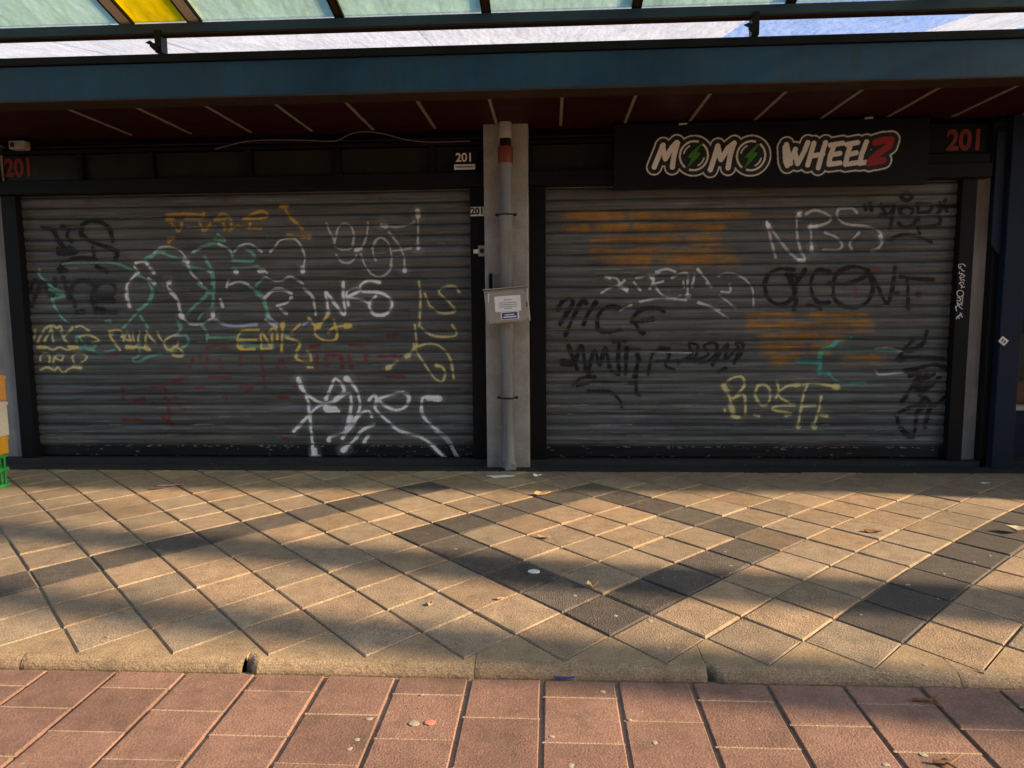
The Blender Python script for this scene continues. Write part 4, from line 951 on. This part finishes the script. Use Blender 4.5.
MB().box(4.38, 4.80, 7.05, 7.25, .545, .74, .004).build('carton', M['pink_goods'], gd)
MB().box(4.42, 4.48, 7.046, 7.049, .60, .70).build('printed_panel', M['white'], gd)
gd2 = thing('display_crate', (4.55, 7.35, .54), 'dark green crate behind the reddish box in the shop window', 'crate')
MB().box(4.35, 5.0, 7.3, 7.55, .545, 1.2, .004).build('shell', M['bin_green'], gd2)

# ------------------------------------------------------------------ stacked crates at the left edge
CRX, CRY = -4.66, 5.40
def crate(name, label, cat, z0, h, mat, x1, w_, d_, lattice=False):
    t = thing(name, (x1-w_/2, CRY+d_/2, z0), label, cat); th = .012
    if lattice:
        for side in range(4):
            m_ = MB(); L_ = w_ if side < 2 else d_
            def bar_(a, b_, za, zb, pad=0):
                if side == 0: m_.box(x1-w_+a, x1-w_+b_, CRY-pad, CRY+th, za, zb, .002)
                elif side == 1: m_.box(x1-w_+a, x1-w_+b_, CRY+d_-th, CRY+d_+pad, za, zb, .002)
                elif side == 2: m_.box(x1-th, x1+pad, CRY+th+a*.94+.003, CRY+th+b_*.94, za, zb, .002)
                else: m_.box(x1-w_-pad, x1-w_+th, CRY+th+a*.94+.003, CRY+th+b_*.94, za, zb, .002)
            for zz_ in (0, h*.48, h-.03): bar_(0, L_, z0+zz_, z0+zz_+.028, .005)
            n = int(L_/.045)
            for k in range(n): bar_(L_*k/n+.008, L_*k/n+.026, z0+.029, z0+h*.48-.001); bar_(L_*k/n+.008, L_*k/n+.026, z0+h*.48+.029, z0+h-.031)
            m_.build('side_panel', mat, t)
        MB().box(x1-w_+.013, x1-.013, CRY+.013, CRY+d_-.013, z0+.002, z0+.012).build('base', mat, t)
    else:
        m_ = MB(); m_.box(x1-w_, x1, CRY, CRY+d_, z0, z0+h, .008); m_.build('shell', mat, t)
        m_ = MB(); m_.box(x1-w_-.006, x1+.006, CRY-.006, CRY+d_+.006, z0+h-.035, z0+h-.012, .004); m_.build('rim', mat, t)
    return t
crate('plastic_crate', 'bright green slatted plastic crate, lowest of the stack at the left edge', 'crate', .0, .285, M['green_plastic'], CRX-.055, .62, .42, True)
crate('plastic_crate', 'solid yellow plastic crate stacked on the green one', 'crate', .288, .155, M['yellow_plastic'], CRX-.022, .60, .40)
ct = crate('carton', 'white printed carton resting on the yellow crate', 'carton', .446, .30, M['carton'], CRX-.005, .58, .40)
m_ = MB(); m_.box(CRX-.16, CRX-.035, CRY-.0035, CRY-.001, .52, .60); m_.build('black_print', M['black_print'], ct)
m_ = MB(); m_.box(CRX-.032, CRX-.015, CRY-.0035, CRY-.001, .50, .62); m_.build('red_print', M['red_print'], ct)
crate('carton', 'orange brown carton at the top of the stack', 'carton', .75, .22, M['orange_carton'], CRX+.012, .54, .38)

# ------------------------------------------------------------------ litter, leaves, gum
def blob(name, px, py, z, sx, sy, mat, label, cat, rot=0, flat=.004, curl=.0, group=None, n=9, jag=.25):
    q = at(px, py, 2, z); m_ = bmesh.new(); top = []; bot = []
    for k in range(n):
        a = 2*math.pi*k/n; r = 1+random.uniform(-jag, jag)
        x, y = math.cos(a)*sx*r, math.sin(a)*sy*r; h = flat+curl*.55*abs(math.cos(a+.6))*random.uniform(.3, 1.3)
        top.append(m_.verts.new((x, y, h))); bot.append(m_.verts.new((x*1.02, y*1.02, max(.0005, h-.004) if curl else .0003)))
    c = m_.verts.new((0, 0, flat+.0015)); d = m_.verts.new((0, 0, .0002))
    for k in range(n):
        j = (k+1) % n; m_.faces.new((c, top[k], top[j])); m_.faces.new((top[k], bot[k], bot[j], top[j])); m_.faces.new((d, bot[j], bot[k]))
    bmesh.ops.recalc_face_normals(m_, faces=m_.faces)
    me = bpy.data.meshes.new(name); m_.to_mesh(me); m_.free(); me.materials.append(mat)
    o = link(name, me); o.location = (q[0], q[1], z+(.0012 if name == 'chewing_gum' else .002)); o.rotation_euler.z = rot
    return tag(o, label, cat, group)
blob('wrapper', 171, 486, 0, .11, .022, M['litter_pink'], 'pinkish white torn wrapper lying in front of the left shutter', 'wrapper', .15, .006, .02)
blob('dry_leaf', 156, 489, 0, .05, .03, M['leaf'], 'brown leaf touching the pink wrapper', 'leaf', .4, .004, .014)
blob('paper_scrap', 502, 477, 0, .13, .04, M['paper'], 'flat crumpled paper at the foot of the drainpipe', 'paper', .1, .004, .012)
blob('tissue', 537, 477, 0, .045, .025, M['paper'], 'small white crumpled tissue right of the drainpipe foot', 'tissue', .5, .012, .03)
blob('crumpled_paper', 541, 495, 0, .065, .035, M['pale_leaf'], 'crumpled tan paper on a slab below the drainpipe', 'paper', .3, .012, .035)
blob('bottle_cap', 534, 572, 0, .034, .030, M['white'], 'round white disc on the dark slabs near the centre', 'disc', 0, .004, 0, None, 16, .03)
blob('dry_leaf', 592, 587, 0, .035, .022, M['pale_leaf'], 'upright curled tan leaf on the inner corner of dark slabs', 'leaf', .9, .01, .045)
blob('dry_leaf', 543, 538, 0, .05, .02, M['pale_leaf'], 'thin pale leaf on the tan slabs right of the white disc', 'leaf', -.5, .004, .02)
blob('dry_leaf', 873, 533, 0, .055, .025, M['leaf'], 'dark brown curled leaf on tan slabs toward the right', 'leaf', -.2, .006, .028)
blob('stone_lump', 1017, 533, 0, .055, .045, M['stone'], 'pale rounded stone on crumbled slabs at the right edge', 'stone', 0, .035, .02)
blob('paper_scrap', 985, 484, 0, .04, .02, M['paper'], 'tiny white scrap near the right end of the shop front', 'paper', .2, .008, .01)
blob('wrapper', 565, 679, RZ, .05, .012, M['blue_label'], 'small blue wrapper pressed against the kerb face', 'wrapper', 0, .006, .012)
blob('dry_leaf', 500, 600, 0, .02, .012, M['pale_leaf'], 'little yellowish leaf below the row of dark slabs', 'leaf', .3, .006, .012)
blob('dry_leaf', 430, 605, 0, .018, .012, M['pale_leaf'], 'little cream leaf left of centre on the tan slabs', 'leaf', 1.1, .006, .014)
for px, py, z, x1_, lab in ((930, 703, RZ, .06, 'short dark twig lying on the red pavers at right'), (950, 766, RZ, .05, 'short dark twig at the bottom right edge of the red pavers')):
    q = at(px, py, 2, z); m_ = MB()
    m_.tube([(q[0]-x1_, q[1]+.01, z+.008), (q[0], q[1], z+.012), (q[0]+x1_*1.1, q[1]+.035, z+.02)], .006, 6, True, [.007, .006, .003]); m_.tube([(q[0]-.01, q[1], z+.012), (q[0]+.025, q[1]-.05, z+.008)], .004, 6)
    tag(m_.build('twig', M['leaf'], None, True), lab, 'twig')
blob('chewing_gum', 430, 723, RZ, .020, .017, M['pink_gum'], 'pink flattened gum spot on a red paver', 'gum', 0, .002, 0, None, 12, .1)
blob('chewing_gum', 414, 724, RZ, .020, .017, M['gum'], 'grey flattened gum spot beside the pink one', 'gum', 0, .002, 0, None, 12, .1)
gum = [(357, 740, 1), (350, 749, 1), (370, 719, 1), (422, 695, 1), (552, 737, 1), (571, 766, 1), (603, 692, 1), (630, 720, 1), (655, 743, 1), (924, 755, 1), (886, 765, 1), (108, 637, 0), (575, 596, 0), (626, 573, 0), (663, 578, 0), (675, 577, 0),
       (698, 580, 0), (725, 552, 0), (731, 566, 0), (861, 615, 0), (908, 585, 0), (938, 599, 0), (944, 574, 0), (974, 562, 0), (616, 616, 0), (650, 621, 0), (668, 648, 0), (925, 665, 0), (806, 617, 0), (456, 549, 0), (284, 539, 0), (288, 566, 0), (596, 590, 0), (990, 556, 0), (775, 527, 0), (950, 512, 0)]
for px, py, rd in gum:
    s = random.uniform(.007, .014)
    blob('chewing_gum', px, py, RZ if rd else 0, s, s*.8, M['gum'], 'pale flattened gum spot trodden into the '+('red pavers' if rd else 'diagonal slabs'), 'gum', random.random()*3, .0006, 0, 'gum spots on the '+('red pavers' if rd else 'diagonal slabs'), 10, .2)

# ------------------------------------------------------------------ street trees that throw the long shadows, and an added unseen box for shade
def tree(x, y, r, label):
    t = thing('street_tree', (x, y, 0), label, 'tree', 'street trees along the kerb')
    m_ = MB(); pts = [(x+.04*math.sin(z*1.3), y+.03*math.cos(z), z) for z in np.linspace(-.1, 5.6, 14)]
    m_.tube(pts, r, 14, True, [r*(1.25 if i == 0 else 1.0-.03*i) for i in range(14)]); m_.build('trunk', M['bark'], t, True)
    m_ = MB(); lf = bmesh.new()
    for k in range(16):
        a = 2.4*k; e = random.uniform(.5, 1.2); L_ = random.uniform(1.0, 1.9); z0 = 5.3+.3*random.random()
        end = Vector((x+math.cos(a)*L_*math.cos(e), y+math.sin(a)*L_*math.cos(e), z0+L_*math.sin(e)))
        m_.tube([(x, y, z0), ((x+end.x)/2, (y+end.y)/2, (z0+end.z)/2+.1), tuple(end)], .04, 6, True, [.06, .04, .012])
        for q_ in range(90):
            c = end+Vector((random.gauss(0, .33), random.gauss(0, .33), random.gauss(0, .3))); s = random.uniform(.05, .1)
            rot = Matrix.Rotation(random.random()*6, 3, Vector((random.random()-.5, random.random()-.5, random.random()-.5)).normalized())
            vs = [lf.verts.new(c+rot @ Vector(p)) for p in ((-s, 0, 0), (0, -s*.5, .01), (s, 0, 0), (0, s*.5, .01))]; lf.faces.new(vs)
    m_.build('limb', M['bark'], t, True)
    me = bpy.data.meshes.new('crown'); lf.to_mesh(me); lf.free(); me.materials.append(M['foliage']); link('crown', me, t)
tree(8.6, 2.52, .31, 'street tree standing nearer the shop at the far right')
tree(8.3, 1.62, .24, 'street tree standing on the road side at the far right')
kk = thing('added_occluder', (7.4, 5.6, 0), 'added tall dark green kiosk standing on the pavement beyond the right edge', 'occluder')  # unseen box added to shade the slabs towards the right
MB().box(6.8, 8.0, 5.00, 6.35, .0, 2.85, .01).build('body', M['occluder'], kk)
MB().box(6.72, 8.08, 4.94, 6.43, 2.852, 2.97, .02).build('roof', M['roofing'], kk)
MB().box(6.95, 7.85, 4.985, 4.998, .9, 1.9, .004).build('hatch', M['dark_metal'], kk)

# houses on the far side of the street, behind the camera
for x, wd, h, col_, lab in ((-12, 9.5, 10.5, (.20, .10, .07), 'brown brick house across the street, nearest the left'), (-2, 10, 11.5, (.16, .12, .10), 'dull brown house across the street behind the camera'), (8.5, 10.5, 10.0, (.22, .13, .09), 'reddish brick house across the street, nearest the right')):
    mm = painted('house_brick', col_, None, .85, .6, 2, .4)
    hs = thing('street_house', (x, -13, 0), lab, 'house', 'houses across the street')
    MB().box(x-wd/2, x+wd/2, -18, -11, -.1, h).build('wall', mm, hs)
    MB().box(x-wd/2-.1, x+wd/2+.1, -18.1, -10.9, h+.002, h+.25, .02).build('roof', M['roofing'], hs)
    for k in range(3):
        for q_ in range(3):
            wx = x-wd/2+wd*(k+.5)/3; wz = 1.2+q_*3.1
            f = MB().box(wx-.7, wx+.7, -11.0, -10.95, wz, wz+1.6, .005).build('window', M['white'], hs)
            MB().box(wx-.6, wx+.6, -10.948, -10.943, wz+.1, wz+1.5).build('pane', M['navy_dark'], f)
